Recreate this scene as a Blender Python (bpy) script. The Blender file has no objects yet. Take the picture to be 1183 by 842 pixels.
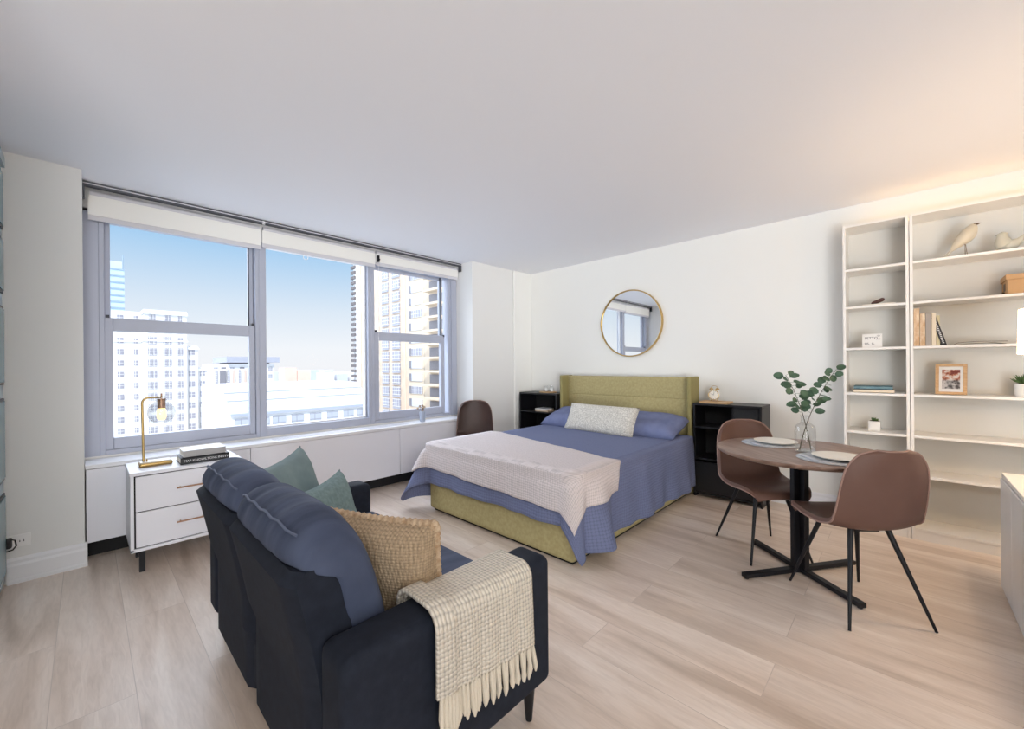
import bpy, bmesh, math, random
from math import sin, cos, pi, radians, sqrt, atan2
from mathutils import Vector, Matrix, noise
random.seed(7)
SC = bpy.context.scene
COL = SC.collection
WM = {}          # world matrix of every empty / object made here

# ------------------------------------------------------------------ materials
def sRGB(r, g, b):
    f = lambda c: (c/255/12.92) if c/255 <= .04045 else ((c/255+.055)/1.055)**2.4
    return (f(r), f(g), f(b), 1)
def newmat(name):
    m = bpy.data.materials.new(name); m.use_nodes = True
    nt = m.node_tree
    for n in list(nt.nodes): nt.nodes.remove(n)
    out = nt.nodes.new('ShaderNodeOutputMaterial')
    return m, nt, out
def N(nt, t, **k):
    n = nt.nodes.new(t)
    for a, v in k.items():
        if a.startswith('i_'):
            key = a[2:].replace('_', ' ')
            n.inputs[key].default_value = v
        else: setattr(n, a, v)
    return n
def L(nt, a, ai, b, bi): nt.links.new(a.outputs[ai], b.inputs[bi])
def M(name, col, rough=.5, metal=0, var=None, bump=None, uv=False, sheen=0, coat=0, spec=.5, emit=None):
    """var=(colour2, scale, (sx,sy,sz)); bump=(kind, scale, strength, distance)"""
    m, nt, out = newmat(name)
    p = N(nt, 'ShaderNodeBsdfPrincipled')
    p.inputs['Base Color'].default_value = col
    p.inputs['Roughness'].default_value = rough
    p.inputs['Metallic'].default_value = metal
    p.inputs['Specular IOR Level'].default_value = spec
    p.inputs['Sheen Weight'].default_value = sheen
    p.inputs['Coat Weight'].default_value = coat
    if emit: p.inputs['Emission Color'].default_value = emit[0]; p.inputs['Emission Strength'].default_value = emit[1]
    L(nt, p, 0, out, 0)
    tc = N(nt, 'ShaderNodeTexCoord'); src = 'UV' if uv else 'Object'
    if var:
        mp = N(nt, 'ShaderNodeMapping'); mp.inputs['Scale'].default_value = var[2] if len(var) > 2 else (1, 1, 1)
        L(nt, tc, src, mp, 0)
        nz = N(nt, 'ShaderNodeTexNoise'); nz.inputs['Scale'].default_value = var[1]; nz.inputs['Detail'].default_value = 5
        L(nt, mp, 0, nz, 0)
        rp = N(nt, 'ShaderNodeValToRGB'); rp.color_ramp.elements[0].position = .35; rp.color_ramp.elements[1].position = .65
        rp.color_ramp.elements[0].color = col; rp.color_ramp.elements[1].color = var[0]
        L(nt, nz, 0, rp, 0); L(nt, rp, 0, p, 'Base Color')
    if bump:
        kind, sc, st, di = bump[:4]
        bp = N(nt, 'ShaderNodeBump'); bp.inputs['Strength'].default_value = st; bp.inputs['Distance'].default_value = di
        if kind == 'noise':
            t = N(nt, 'ShaderNodeTexNoise'); t.inputs['Scale'].default_value = sc; t.inputs['Detail'].default_value = 4
            L(nt, tc, src, t, 0); L(nt, t, 0, bp, 'Height')
        elif kind == 'cell':      # regular rounded cells (waffle / knit)
            t = N(nt, 'ShaderNodeTexVoronoi'); t.inputs['Scale'].default_value = sc; t.inputs['Randomness'].default_value = .15
            L(nt, tc, src, t, 0)
            mt = N(nt, 'ShaderNodeMath', operation='MULTIPLY'); mt.inputs[1].default_value = -1
            L(nt, t, 'Distance', mt, 0); L(nt, mt, 0, bp, 'Height')
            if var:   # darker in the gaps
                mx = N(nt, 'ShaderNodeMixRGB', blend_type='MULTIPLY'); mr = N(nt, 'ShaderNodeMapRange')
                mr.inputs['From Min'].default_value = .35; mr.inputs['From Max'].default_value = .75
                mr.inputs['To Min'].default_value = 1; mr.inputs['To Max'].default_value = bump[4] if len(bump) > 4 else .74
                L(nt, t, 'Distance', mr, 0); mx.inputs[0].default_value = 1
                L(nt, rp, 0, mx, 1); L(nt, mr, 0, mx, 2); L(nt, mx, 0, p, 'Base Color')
        elif kind == 'weave':
            t = N(nt, 'ShaderNodeTexVoronoi', distance='CHEBYCHEV'); t.inputs['Scale'].default_value = sc; t.inputs['Randomness'].default_value = .6
            L(nt, tc, src, t, 0); L(nt, t, 'Distance', bp, 'Height')
        L(nt, bp, 0, p, 'Normal')
    return m

MT = {}
MT['wall'] = M('wall_paint', sRGB(236, 235, 230), .7, bump=('noise', 60, .05, .002))
MT['wall_side'] = M('wall_paint_side', sRGB(230, 229, 226), .7)
MT['ceiling'] = M('ceiling_paint', sRGB(240, 240, 244), .8)
MT['trimw'] = M('white_trim_paint', sRGB(232, 232, 234), .35)
MT['cab'] = M('white_lacquer', sRGB(228, 228, 234), .35)
MT['shelf'] = M('white_bookcase_laminate', sRGB(238, 235, 230), .4)
MT['shelfback'] = M('bookcase_back_board', sRGB(216, 214, 208), .55)
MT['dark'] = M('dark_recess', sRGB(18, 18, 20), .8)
MT['alu'] = M('grey_window_frame_paint', sRGB(176, 180, 194), .45)
MT['alu_dark'] = M('dark_gasket', sRGB(60, 62, 70), .5)
MT['shade'] = M('white_roller_fabric', sRGB(236, 234, 228), .8)
MT['shade_hem'] = M('grey_hem_bar', sRGB(206, 204, 208), .6)
MT['rail'] = M('dark_curtain_rail', sRGB(86, 88, 94), .4, .4)
MT['sofa'] = M('charcoal_navy_upholstery', sRGB(33, 37, 47), .75, var=(sRGB(38, 43, 54), 30), bump=('noise', 350, .25, .002), spec=.15)
MT['sofa_c'] = M('window_lit_cushion_fabric', sRGB(60, 68, 88), .8, var=(sRGB(84, 93, 116), 3, (5, 1, 1)), bump=('noise', 8, .35, .03), spec=.2)  # lighter than the sofa body: window light on the cushions put into the colour
MT['pipe'] = M('seam_thread', sRGB(92, 102, 126), .7)
MT['green'] = M('sage_green_pillow_fabric', sRGB(116, 134, 138), .85, var=(sRGB(132, 150, 152), 8), bump=('noise', 14, .3, .02), spec=.2)
MT['green2'] = M('sage_green_textured_fabric', sRGB(112, 132, 134), .85, var=(sRGB(130, 150, 150), 60), bump=('weave', 120, .5, .004), spec=.2)
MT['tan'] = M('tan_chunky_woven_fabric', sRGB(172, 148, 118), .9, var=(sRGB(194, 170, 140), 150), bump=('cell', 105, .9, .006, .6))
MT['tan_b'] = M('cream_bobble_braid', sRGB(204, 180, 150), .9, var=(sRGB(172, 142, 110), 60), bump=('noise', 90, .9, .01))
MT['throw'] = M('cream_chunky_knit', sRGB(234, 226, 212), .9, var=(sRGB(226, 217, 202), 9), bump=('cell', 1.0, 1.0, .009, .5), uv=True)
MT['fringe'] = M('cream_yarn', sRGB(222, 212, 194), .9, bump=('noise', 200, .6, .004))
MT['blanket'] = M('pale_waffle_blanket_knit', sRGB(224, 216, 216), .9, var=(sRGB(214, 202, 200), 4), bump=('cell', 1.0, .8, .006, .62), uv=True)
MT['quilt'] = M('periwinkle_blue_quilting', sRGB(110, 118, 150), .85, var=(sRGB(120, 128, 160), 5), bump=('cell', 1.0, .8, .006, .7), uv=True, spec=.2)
MT['pillow'] = M('periwinkle_pillow_cotton', sRGB(106, 114, 148), .85, var=(sRGB(118, 126, 160), 10), bump=('noise', 16, .3, .02), spec=.2)
MT['lumbar'] = M('grey_cream_boucle', sRGB(178, 172, 162), .95, var=(sRGB(226, 222, 212), 95), bump=('noise', 110, .8, .006))
MT['olive'] = M('olive_green_bed_upholstery', sRGB(166, 153, 108), .85, var=(sRGB(178, 166, 122), 45), bump=('noise', 400, .3, .002), spec=.2)
MT['olive_d'] = M('olive_wing_upholstery', sRGB(146, 136, 88), .85, bump=('noise', 400, .3, .002))
MT['mattress'] = M('mattress_ticking', sRGB(220, 220, 220), .9)
MT['blackf'] = M('black_furniture_laminate', sRGB(20, 20, 23), .4)
MT['blackm'] = M('black_powder_coated_steel', sRGB(24, 24, 28), .45, .1, spec=.35)
MT['chairsh'] = M('brown_chair_leatherette', sRGB(110, 82, 71), .5, var=(sRGB(102, 74, 64), 4), bump=('noise', 180, .12, .002), spec=.3)
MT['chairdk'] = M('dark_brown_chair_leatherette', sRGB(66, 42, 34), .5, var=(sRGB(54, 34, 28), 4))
MT['chairrim'] = M('chair_edge_piping', sRGB(150, 120, 108), .55)
MT['gold'] = M('brushed_brass', sRGB(196, 164, 104), .3, .9)
MT['copper'] = M('copper_socket', sRGB(172, 132, 104), .4, .6)
MT['mirrorg'] = M('mirror_silvering', (.92, .93, .93, 1), .01, 1)
MT['bulb'] = M('glowing_filament_glass', sRGB(255, 220, 150), .4, emit=(sRGB(255, 224, 160), 1.5))
MT['marble'] = M('pale_marble', sRGB(226, 220, 206), .3, var=(sRGB(200, 190, 170), 12))
MT['lampsh'] = M('linen_lampshade', sRGB(250, 238, 222), .8, emit=(sRGB(255, 214, 162), 5.5))
MT['placem'] = M('grey_woven_placemat', sRGB(196, 198, 200), .8, var=(sRGB(160, 164, 172), 60), bump=('noise', 80, .5, .003))
MT['plate'] = M('white_stoneware', sRGB(226, 224, 216), .3)
MT['steel'] = M('cutlery_steel', sRGB(190, 190, 192), .25, 1)
MT['napkin'] = M('pale_grey_napkin', sRGB(186, 192, 202), .8)
MT['leaf'] = M('eucalyptus_leaf', sRGB(54, 82, 60), .55, var=(sRGB(78, 108, 82), 20))
MT['twig'] = M('eucalyptus_stem', sRGB(88, 84, 66), .7)
MT['succ'] = M('succulent_green', sRGB(78, 104, 58), .6)
MT['soil'] = M('potting_soil', sRGB(56, 46, 36), .95)
MT['ceram'] = M('white_ceramic', sRGB(236, 234, 230), .3)
MT['vasebl'] = M('pale_blue_ceramic', sRGB(176, 186, 204), .3)
MT['dried'] = M('dried_flower_heads', sRGB(196, 176, 150), .9, var=(sRGB(120, 92, 66), 60))
MT['woodl'] = M('light_oak_wood', sRGB(212, 176, 132), .5, var=(sRGB(196, 156, 112), 12, (1, 8, 8)))
MT['bird'] = M('cream_glazed_bird', sRGB(204, 194, 174), .4)
MT['bird2'] = M('pale_olive_glazed_bird', sRGB(196, 192, 176), .3)
MT['beak'] = M('brown_bird_detail', sRGB(96, 72, 48), .5)
MT['wire'] = M('bronze_wire', sRGB(110, 84, 52), .4, .7)
MT['kraft'] = M('kraft_board', sRGB(196, 156, 112), .75)
MT['kraftd'] = M('kraft_lid_side', sRGB(150, 122, 92), .75)
MT['bookw'] = M('white_book_cover', sRGB(230, 232, 236), .5)
MT['bookg'] = M('grey_book_spine', sRGB(168, 166, 166), .6)
MT['bookk'] = M('black_book_cover', sRGB(34, 34, 38), .5)
MT['bookc'] = M('cream_book_cover', sRGB(232, 214, 186), .6, var=(sRGB(196, 158, 118), 40, (1, 1, .5)))
MT['bookc2'] = M('ivory_book_cover', sRGB(228, 214, 190), .6)
MT['bookgr'] = M('warm_grey_book_cover', sRGB(166, 158, 150), .6)
MT['booko'] = M('olive_cream_book_cover', sRGB(206, 196, 160), .6)
MT['bookt'] = M('teal_book_cover', sRGB(116, 148, 156), .6, var=(sRGB(92, 124, 134), 30))
MT['paper'] = M('paper_pages', sRGB(238, 232, 220), .8)
MT['ink'] = M('dark_ink', sRGB(60, 60, 70), .7)
MT['whiteink'] = M('white_ink', sRGB(225, 225, 225), .7)
MT['oval'] = M('polished_brown_stone', sRGB(74, 38, 30), .35)
MT['candle'] = M('white_candle_wax', sRGB(238, 238, 238), .5)
MT['plug'] = M('white_outlet_plastic', sRGB(242, 240, 238), .4)
MT['cable'] = M('black_cable', sRGB(24, 22, 24), .5)
MT['photo_dk'] = M('dark_picture_glass', sRGB(30, 33, 38), .25)
MT['doorgl'] = M('teal_frosted_glass', sRGB(128, 158, 164), .25, var=(sRGB(110, 140, 148), 2))
MT['doorfr'] = M('pale_grey_door_frame', sRGB(170, 186, 192), .45)
MT['led'] = M('warm_led_strip', sRGB(255, 220, 170), .5, emit=(sRGB(255, 206, 130), 4.2))

def glass(name, tint=(1, 1, 1, 1), refl=.08):
    m, nt, out = newmat(name)
    t = N(nt, 'ShaderNodeBsdfTransparent'); t.inputs[0].default_value = tint
    g = N(nt, 'ShaderNodeBsdfGlossy'); g.inputs['Roughness'].default_value = .02
    lw = N(nt, 'ShaderNodeLayerWeight'); lw.inputs['Blend'].default_value = .25
    mt = N(nt, 'ShaderNodeMath', operation='MULTIPLY_ADD'); mt.inputs[1].default_value = .6; mt.inputs[2].default_value = refl
    mx = N(nt, 'ShaderNodeMixShader')
    L(nt, lw, 'Facing', mt, 0); mt.use_clamp = True
    L(nt, mt, 0, mx, 0); L(nt, t, 0, mx, 1); L(nt, g, 0, mx, 2); L(nt, mx, 0, out, 0)
    return m
MT['pane'] = glass('window_glass', (1, 1, 1, 1), 0.0)
# window panes: very faint reflection only
for n in MT['pane'].node_tree.nodes:
    if n.type == 'MATH': n.inputs[1].default_value = .02
MT['vglass'] = glass('clear_vase_glass', (.94, .955, .96, 1), .03)

def floor_mat():
    m, nt, out = newmat('pale_oak_plank_floor')
    p = N(nt, 'ShaderNodeBsdfPrincipled'); L(nt, p, 0, out, 0)
    tc = N(nt, 'ShaderNodeTexCoord')
    mp = N(nt, 'ShaderNodeMapping'); mp.inputs['Location'].default_value = (.117, .028, 0)
    L(nt, tc, 'Object', mp, 0)
    br = N(nt, 'ShaderNodeTexBrick'); br.offset = .37; br.offset_frequency = 2
    br.inputs['Scale'].default_value = 1; br.inputs['Brick Width'].default_value = 1.8; br.inputs['Row Height'].default_value = .238
    br.inputs['Mortar Size'].default_value = .0016; br.inputs['Mortar Smooth'].default_value = .3; br.inputs['Bias'].default_value = 0
    br.inputs['Color1'].default_value = (0, 0, 0, 1); br.inputs['Color2'].default_value = (1, 1, 1, 1); br.inputs['Mortar'].default_value = (.5, .5, .5, 1)
    L(nt, mp, 0, br, 0)
    # grain : stretched noise, shifted plank by plank
    sh = N(nt, 'ShaderNodeVectorMath', operation='MULTIPLY_ADD'); sh.inputs[1].default_value = (7, 3, 0)
    L(nt, br, 'Color', sh, 0)
    mg = N(nt, 'ShaderNodeMapping'); mg.inputs['Scale'].default_value = (.8, 6, 1)
    L(nt, tc, 'Object', mg, 0); L(nt, mg, 0, sh, 2)
    n1 = N(nt, 'ShaderNodeTexNoise'); n1.inputs['Scale'].default_value = 1.0; n1.inputs['Detail'].default_value = 6; n1.inputs['Distortion'].default_value = .8
    L(nt, sh, 0, n1, 0)
    n2 = N(nt, 'ShaderNodeTexNoise'); n2.inputs['Scale'].default_value = 9; n2.inputs['Detail'].default_value = 8; n2.inputs['Distortion'].default_value = 1.2
    L(nt, sh, 0, n2, 0)
    r1 = N(nt, 'ShaderNodeValToRGB'); e = r1.color_ramp.elements
    e[0].position = .30; e[0].color = sRGB(200, 180, 162); e[1].position = .66; e[1].color = sRGB(240, 226, 213)
    k = e.new(.46); k.color = sRGB(224, 206, 190)
    L(nt, n1, 0, r1, 0)
    mx = N(nt, 'ShaderNodeMixRGB', blend_type='MULTIPLY'); mx.inputs[0].default_value = .22
    r2 = N(nt, 'ShaderNodeValToRGB'); r2.color_ramp.elements[0].position = .35; r2.color_ramp.elements[0].color = (.62, .58, .54, 1)
    r2.color_ramp.elements[1].position = .6; r2.color_ramp.elements[1].color = (1, 1, 1, 1)
    L(nt, n2, 0, r2, 0); L(nt, r1, 0, mx, 1); L(nt, r2, 0, mx, 2)
    m2 = N(nt, 'ShaderNodeMixRGB', blend_type='MULTIPLY'); m2.inputs[0].default_value = .04
    L(nt, mx, 0, m2, 1); L(nt, br, 'Color', m2, 2)
    m3 = N(nt, 'ShaderNodeMixRGB', blend_type='MIX'); m3.inputs[2].default_value = sRGB(140, 122, 108)
    fm = N(nt, 'ShaderNodeMath', operation='MULTIPLY'); fm.inputs[1].default_value = .35
    L(nt, br, 'Fac', fm, 0); L(nt, fm, 0, m3, 0); L(nt, m2, 0, m3, 1); L(nt, m3, 0, p, 'Base Color')
    p.inputs['Roughness'].default_value = .33
    p.inputs['Specular IOR Level'].default_value = .55
    bp = N(nt, 'ShaderNodeBump'); bp.inputs['Strength'].default_value = .18; bp.inputs['Distance'].default_value = .004
    L(nt, n2, 0, bp, 'Height'); L(nt, bp, 0, p, 'Normal')
    return m
MT['floor'] = floor_mat()

def wood_top():
    m, nt, out = newmat('walnut_tabletop')
    p = N(nt, 'ShaderNodeBsdfPrincipled'); L(nt, p, 0, out, 0); p.inputs['Roughness'].default_value = .38
    tc = N(nt, 'ShaderNodeTexCoord'); mp = N(nt, 'ShaderNodeMapping'); mp.inputs['Scale'].default_value = (1.5, 14, 14)
    L(nt, tc, 'Object', mp, 0)
    n = N(nt, 'ShaderNodeTexNoise'); n.inputs['Scale'].default_value = 2.2; n.inputs['Detail'].default_value = 7; n.inputs['Distortion'].default_value = .6
    L(nt, mp, 0, n, 0)
    r = N(nt, 'ShaderNodeValToRGB'); r.color_ramp.elements[0].position = .3; r.color_ramp.elements[0].color = sRGB(104, 80, 68)
    r.color_ramp.elements[1].position = .7; r.color_ramp.elements[1].color = sRGB(146, 120, 106)
    L(nt, n, 0, r, 0); L(nt, r, 0, p, 'Base Color')
    return m
MT['walnut'] = wood_top()

def art_mat():
    m, nt, out = newmat('printed_floral_photo')
    p = N(nt, 'ShaderNodeBsdfPrincipled'); L(nt, p, 0, out, 0); p.inputs['Roughness'].default_value = .3
    tc = N(nt, 'ShaderNodeTexCoord'); n = N(nt, 'ShaderNodeTexNoise'); n.inputs['Scale'].default_value = 45; n.inputs['Detail'].default_value = 3
    L(nt, tc, 'Object', n, 0)
    ra = N(nt, 'ShaderNodeValToRGB'); ea = ra.color_ramp.elements
    ea[0].position = .4; ea[0].color = sRGB(120, 50, 40); ea[1].position = .6; ea[1].color = sRGB(214, 204, 196)
    k = ea.new(.5); k.color = sRGB(190, 130, 100)
    rb = N(nt, 'ShaderNodeValToRGB'); eb = rb.color_ramp.elements
    eb[0].position = .4; eb[0].color = sRGB(70, 66, 66); eb[1].position = .62; eb[1].color = sRGB(196, 192, 190)
    L(nt, n, 0, ra, 0); L(nt, n, 0, rb, 0)
    sx = N(nt, 'ShaderNodeSeparateXYZ'); L(nt, tc, 'Generated', sx, 0)
    mr = N(nt, 'ShaderNodeMapRange'); mr.inputs['From Min'].default_value = .42; mr.inputs['From Max'].default_value = .5
    L(nt, sx, 'Z', mr, 0)
    mx = N(nt, 'ShaderNodeMixRGB'); L(nt, mr, 0, mx, 0); L(nt, rb, 0, mx, 1); L(nt, ra, 0, mx, 2); L(nt, mx, 0, p, 'Base Color')
    return m
MT['art'] = art_mat()

# ------------------------------------------------------------------ builders
class MB:
    def __init__(s): s.b = bmesh.new(); s.uv = None
    def box(s, x0, x1, y0, y1, z0, z1):
        v = [s.b.verts.new(p) for p in ((x0,y0,z0),(x1,y0,z0),(x1,y1,z0),(x0,y1,z0),(x0,y0,z1),(x1,y0,z1),(x1,y1,z1),(x0,y1,z1))]
        for f in ((0,3,2,1),(4,5,6,7),(0,1,5,4),(1,2,6,5),(2,3,7,6),(3,0,4,7)): s.b.faces.new([v[i] for i in f])
        return s
    def tube(s, pts, rad, seg=12, cap=True):
        pts = [Vector(p) for p in pts]; n = len(pts)
        if not isinstance(rad, (list, tuple)): rad = [rad]*n
        rings = []; up = None
        for i, p in enumerate(pts):
            d = (pts[min(i+1, n-1)]-pts[max(i-1, 0)]).normalized()
            if up is None:
                up = Vector((0, 0, 1)) if abs(d.z) < .9 else Vector((1, 0, 0))
            a = d.cross(up)
            if a.length < 1e-5: a = d.cross(Vector((.3, .9, .2)))
            a.normalize(); b = a.cross(d).normalized(); up = b
            rings.append([s.b.verts.new(p+(a*cos(2*pi*k/seg)+b*sin(2*pi*k/seg))*max(rad[i], 1e-4)) for k in range(seg)])
        for r0, r1 in zip(rings, rings[1:]):
            for k in range(seg): s.b.faces.new((r0[k], r0[(k+1) % seg], r1[(k+1) % seg], r1[k]))
        if cap:
            s.b.faces.new(rings[0][::-1]); s.b.faces.new(rings[-1])
        return s
    def lathe(s, prof, c=(0, 0, 0), seg=32, sx=1, sy=1):
        rings = []
        for r, z in prof:
            if r < 1e-5: rings.append([s.b.verts.new((c[0], c[1], c[2]+z))])
            else: rings.append([s.b.verts.new((c[0]+r*sx*cos(2*pi*k/seg), c[1]+r*sy*sin(2*pi*k/seg), c[2]+z)) for k in range(seg)])
        for r0, r1 in zip(rings, rings[1:]):
            for k in range(seg):
                k2 = (k+1) % seg
                if len(r0) == 1 and len(r1) == 1: continue
                if len(r0) == 1: s.b.faces.new((r0[0], r1[k2], r1[k]))
                elif len(r1) == 1: s.b.faces.new((r0[k], r0[k2], r1[0]))
                else: s.b.faces.new((r0[k], r0[k2], r1[k2], r1[k]))
        return s
    def prism(s, poly, axis, a, b):
        f = {'x': lambda p, t: (t, p[0], p[1]), 'y': lambda p, t: (p[0], t, p[1]), 'z': lambda p, t: (p[0], p[1], t)}[axis]
        A = [s.b.verts.new(f(p, a)) for p in poly]; B = [s.b.verts.new(f(p, b)) for p in poly]
        n = len(poly)
        s.b.faces.new(A[::-1]); s.b.faces.new(B)
        for i in range(n): s.b.faces.new((A[i], A[(i+1) % n], B[(i+1) % n], B[i]))
        return s
    def grid(s, fn, nu, nv, uvs=None):
        V = [[s.b.verts.new(fn(i/nu, j/nv)) for j in range(nv+1)] for i in range(nu+1)]
        if uvs: s.uv = s.uv or s.b.loops.layers.uv.new('UVMap')
        for i in range(nu):
            for j in range(nv):
                f = s.b.faces.new((V[i][j], V[i+1][j], V[i+1][j+1], V[i][j+1]))
                if uvs:
                    for lp, (a, b) in zip(f.loops, ((i, j), (i+1, j), (i+1, j+1), (i, j+1))): lp[s.uv].uv = (a/nu*uvs[0], b/nv*uvs[1])
        return s
    def softbox(s, c, h, r=.04, puff=(0, 0, 0), n=14, M4=None, wob=0):
        """rounded, puffed box, centre c, half sizes h"""
        tmp = bmesh.new(); bmesh.ops.create_cube(tmp, size=2)
        bmesh.ops.subdivide_edges(tmp, edges=tmp.edges[:], cuts=n, use_grid_fill=True)
        mp = {}
        for v in tmp.verts:
            u = v.co.copy()
            p = Vector([math.copysign((h[i]-r)*abs(u[i])/.6 if abs(u[i]) <= .6 else h[i]-r+r*(abs(u[i])-.6)/.4, u[i]) for i in range(3)])
            full = [abs(abs(u[i])-1) < 1e-4 for i in range(3)]
            q = Vector([max(-(h[i]-r), min(h[i]-r, p[i])) for i in range(3)])
            d = p-q
            if d.length > 1e-6: p = q+d.normalized()*r
            u = Vector([p[i]/h[i] for i in range(3)])
            fx, fy, fz = [max(0, k_) for k_ in ((1-u.y**2)*(1-u.z**2), (1-u.x**2)*(1-u.z**2), (1-u.x**2)*(1-u.y**2))]
            if full[0]: p.x += math.copysign(puff[0]*fx, u.x)
            if full[1]: p.y += math.copysign(puff[1]*fy, u.y)
            if full[2]: p.z += math.copysign(puff[2]*fz, u.z)
            if wob:
                w = noise.noise(Vector((p.x*9+c[0]*5, p.y*9, p.z*9)))*wob; p += (d.normalized() if d.length > 1e-6 else Vector((0, 0, 0)))*w
            if M4: p = M4 @ p
            mp[v] = s.b.verts.new(p+Vector(c))
        for f in tmp.faces: s.b.faces.new([mp[v] for v in f.verts])
        tmp.free(); return s
    def pillow(s, w, h, t, M4, n=22, dent=.06, seed=0):
        """w x h pillow of full thickness t in local xz, normal y; M4 places it"""
        for side in (1, -1):
            def fn(a, b):
                u, v = a*2-1, b*2-1
                k = ((1-u**4)*(1-v**4)); k = max(k, 0)**.55
                uu = u*(1-dent*(1-v*v)); vv = v*(1-dent*(1-u*u))
                y = side*t/2*k*(1+.12*noise.noise(Vector((u*2.1+seed, v*2.1, seed))))
                return M4 @ Vector((uu*w/2, y, vv*h/2))
            s.grid((lambda a, b: fn(a, b)) if side > 0 else (lambda a, b: fn(1-a, b)), n, n)
        bmesh.ops.remove_doubles(s.b, verts=s.b.verts[:], dist=.0008)
        return s
    def build(s, name, mat, parent=None, bevel=0, seg=3, smooth=True, sub=0, world=True, angle=40):
        bmesh.ops.recalc_face_normals(s.b, faces=s.b.faces[:])
        me = bpy.data.meshes.new(name)
        if parent is not None and world and WM.get(parent) is not None:
            s.b.transform(WM[parent].inverted())
        if parent is None and world == 'base':     # put the origin at the base centre
            xs = [v.co for v in s.b.verts]
            o0 = Vector(((min(p.x for p in xs)+max(p.x for p in xs))/2, (min(p.y for p in xs)+max(p.y for p in xs))/2, min(p.z for p in xs)))
            s.b.transform(Matrix.Translation(-o0))
        s.b.to_mesh(me); s.b.free()
        ob = bpy.data.objects.new(name, me); COL.objects.link(ob)
        if parent is None and world == 'base': ob.location = o0; WM[ob] = Matrix.Translation(o0)
        if parent is not None: ob.parent = parent; WM[ob] = WM.get(parent, Matrix()).copy()
        elif ob not in WM: WM[ob] = Matrix()
        me.materials.append(mat)
        if smooth:
            for p in me.polygons: p.use_smooth = True
            if not sub:
                try: me.set_sharp_from_angle(angle=radians(angle))
                except Exception: pass
        if bevel:
            b = ob.modifiers.new('bevel', 'BEVEL'); b.width = bevel; b.segments = seg; b.limit_method = 'ANGLE'; b.angle_limit = radians(35)
        if sub:
            m = ob.modifiers.new('sub', 'SUBSURF'); m.levels = sub; m.render_levels = sub
        return ob
def tag(o, label=None, cat=None, group=None, kind=None):
    if label: o['label'] = label
    if cat: o['category'] = cat
    if group: o['group'] = group
    if kind: o['kind'] = kind
    return o
def thing(name, label, cat, loc=(0, 0, 0), rz=0, group=None):
    o = bpy.data.objects.new(name, None); COL.objects.link(o)
    o.location = loc; o.rotation_euler = (0, 0, rz); o.empty_display_size = .1
    WM[o] = Matrix.Translation(loc) @ Matrix.Rotation(rz, 4, 'Z')
    return tag(o, label, cat, group)
def B(*a): return MB().box(*a)
def struct(name, mb, mat, parent=None, **k):
    o = mb.build(name, mat, parent, **k)
    if parent is None: o['kind'] = 'structure'
    return o
def setlink(o, loc, rz, label, group=None):
    o.location = loc; o.rotation_euler = (0, 0, rz); o['label'] = label
    if group: o['group'] = group
def copy_tree(o, parent=None):
    c = o.copy(); COL.objects.link(c)
    if parent: c.parent = parent
    for ch in [x for x in bpy.data.objects if x.parent == o and x != c]:
        copy_tree(ch, c)
    return c
def text_mesh(txt, size, mat, parent, M4, name='lettering'):
    cu = bpy.data.curves.new(name, 'FONT'); cu.body = txt; cu.size = size; cu.align_x = 'LEFT'; cu.extrude = .0004; cu.resolution_u = 2
    tmp = bpy.data.objects.new(name, cu)
    COL.objects.link(tmp)
    dg = bpy.context.evaluated_depsgraph_get()
    me = bpy.data.meshes.new_from_object(tmp.evaluated_get(dg))
    bpy.data.objects.remove(tmp)
    me.transform(WM.get(parent, Matrix()).inverted() @ M4)
    me.materials.clear(); me.materials.append(mat); me.name = name
    o = bpy.data.objects.new(name, me); COL.objects.link(o); o.parent = parent; WM[o] = WM[parent].copy()
    return o
def frame4(c, right, up):
    """matrix with local x=right, local z=up, local y=normal"""
    r = Vector(right).normalized(); u = Vector(up); u = (u-r*u.dot(r)).normalized(); n = u.cross(r)
    return Matrix(((r.x, n.x, u.x, c[0]), (r.y, n.y, u.y, c[1]), (r.z, n.z, u.z, c[2]), (0, 0, 0, 1)))

# ------------------------------------------------------------------ room shell
HC = 2.60
XE, YE = 6.4, -7.2
struct('floor', B(-.45, XE, YE, 0.1, -.1, 0), MT['floor'], smooth=False)
struct('ceiling', B(-.45, XE+.1, YE-.1, .1, HC, HC+.15), MT['ceiling'], smooth=False)
struct('wall_back', B(-.45, XE+.1, 0, .12, 0, HC), MT['wall'], smooth=False)
struct('wall_right', B(XE, XE+.12, YE, 0, 0, HC), MT['wall'], smooth=False)
struct('wall_front', B(-.45, XE, YE-.12, YE, 0, HC), MT['wall'], smooth=False)
w = struct('wall_left', B(-.47, 0, YE, -4.457, 0, HC).box(-.47, 0, -1.097, 0, 0, HC), MT['wall_side'], smooth=False)
struct('wall_header', B(-.47, -.31, -4.457, -1.097, 2.42, HC), MT['wall_side'], smooth=False)
struct('wall_spandrel', B(-.47, -.31, -4.457, -1.097, 0, .66), MT['wall_side'], smooth=False)
struct('trim_1', B(0, .03, -.365, 0, 0, HC), MT['wall'], bevel=.012)
def baseboard(name, along, a, b, face):
    prof = [(0, 0), (.026, 0), (.026, .018), (.018, .026), (.018, .105), (.012, .118), (.012, .135), (.004, .15), (0, .15)]
    mb = MB()
    if along == 'y': mb.prism([(face+p, z) for p, z in prof], 'y', a, b)
    else: mb.prism([(face-p, z) for p, z in prof], 'x', a, b)
    return struct(name, mb, MT['trimw'], smooth=False)
baseboard('baseboard_left', 'y', -4.78, -4.445, 0)
baseboard('baseboard_back', 'x', 2.99, 3.54, 0)

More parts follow.
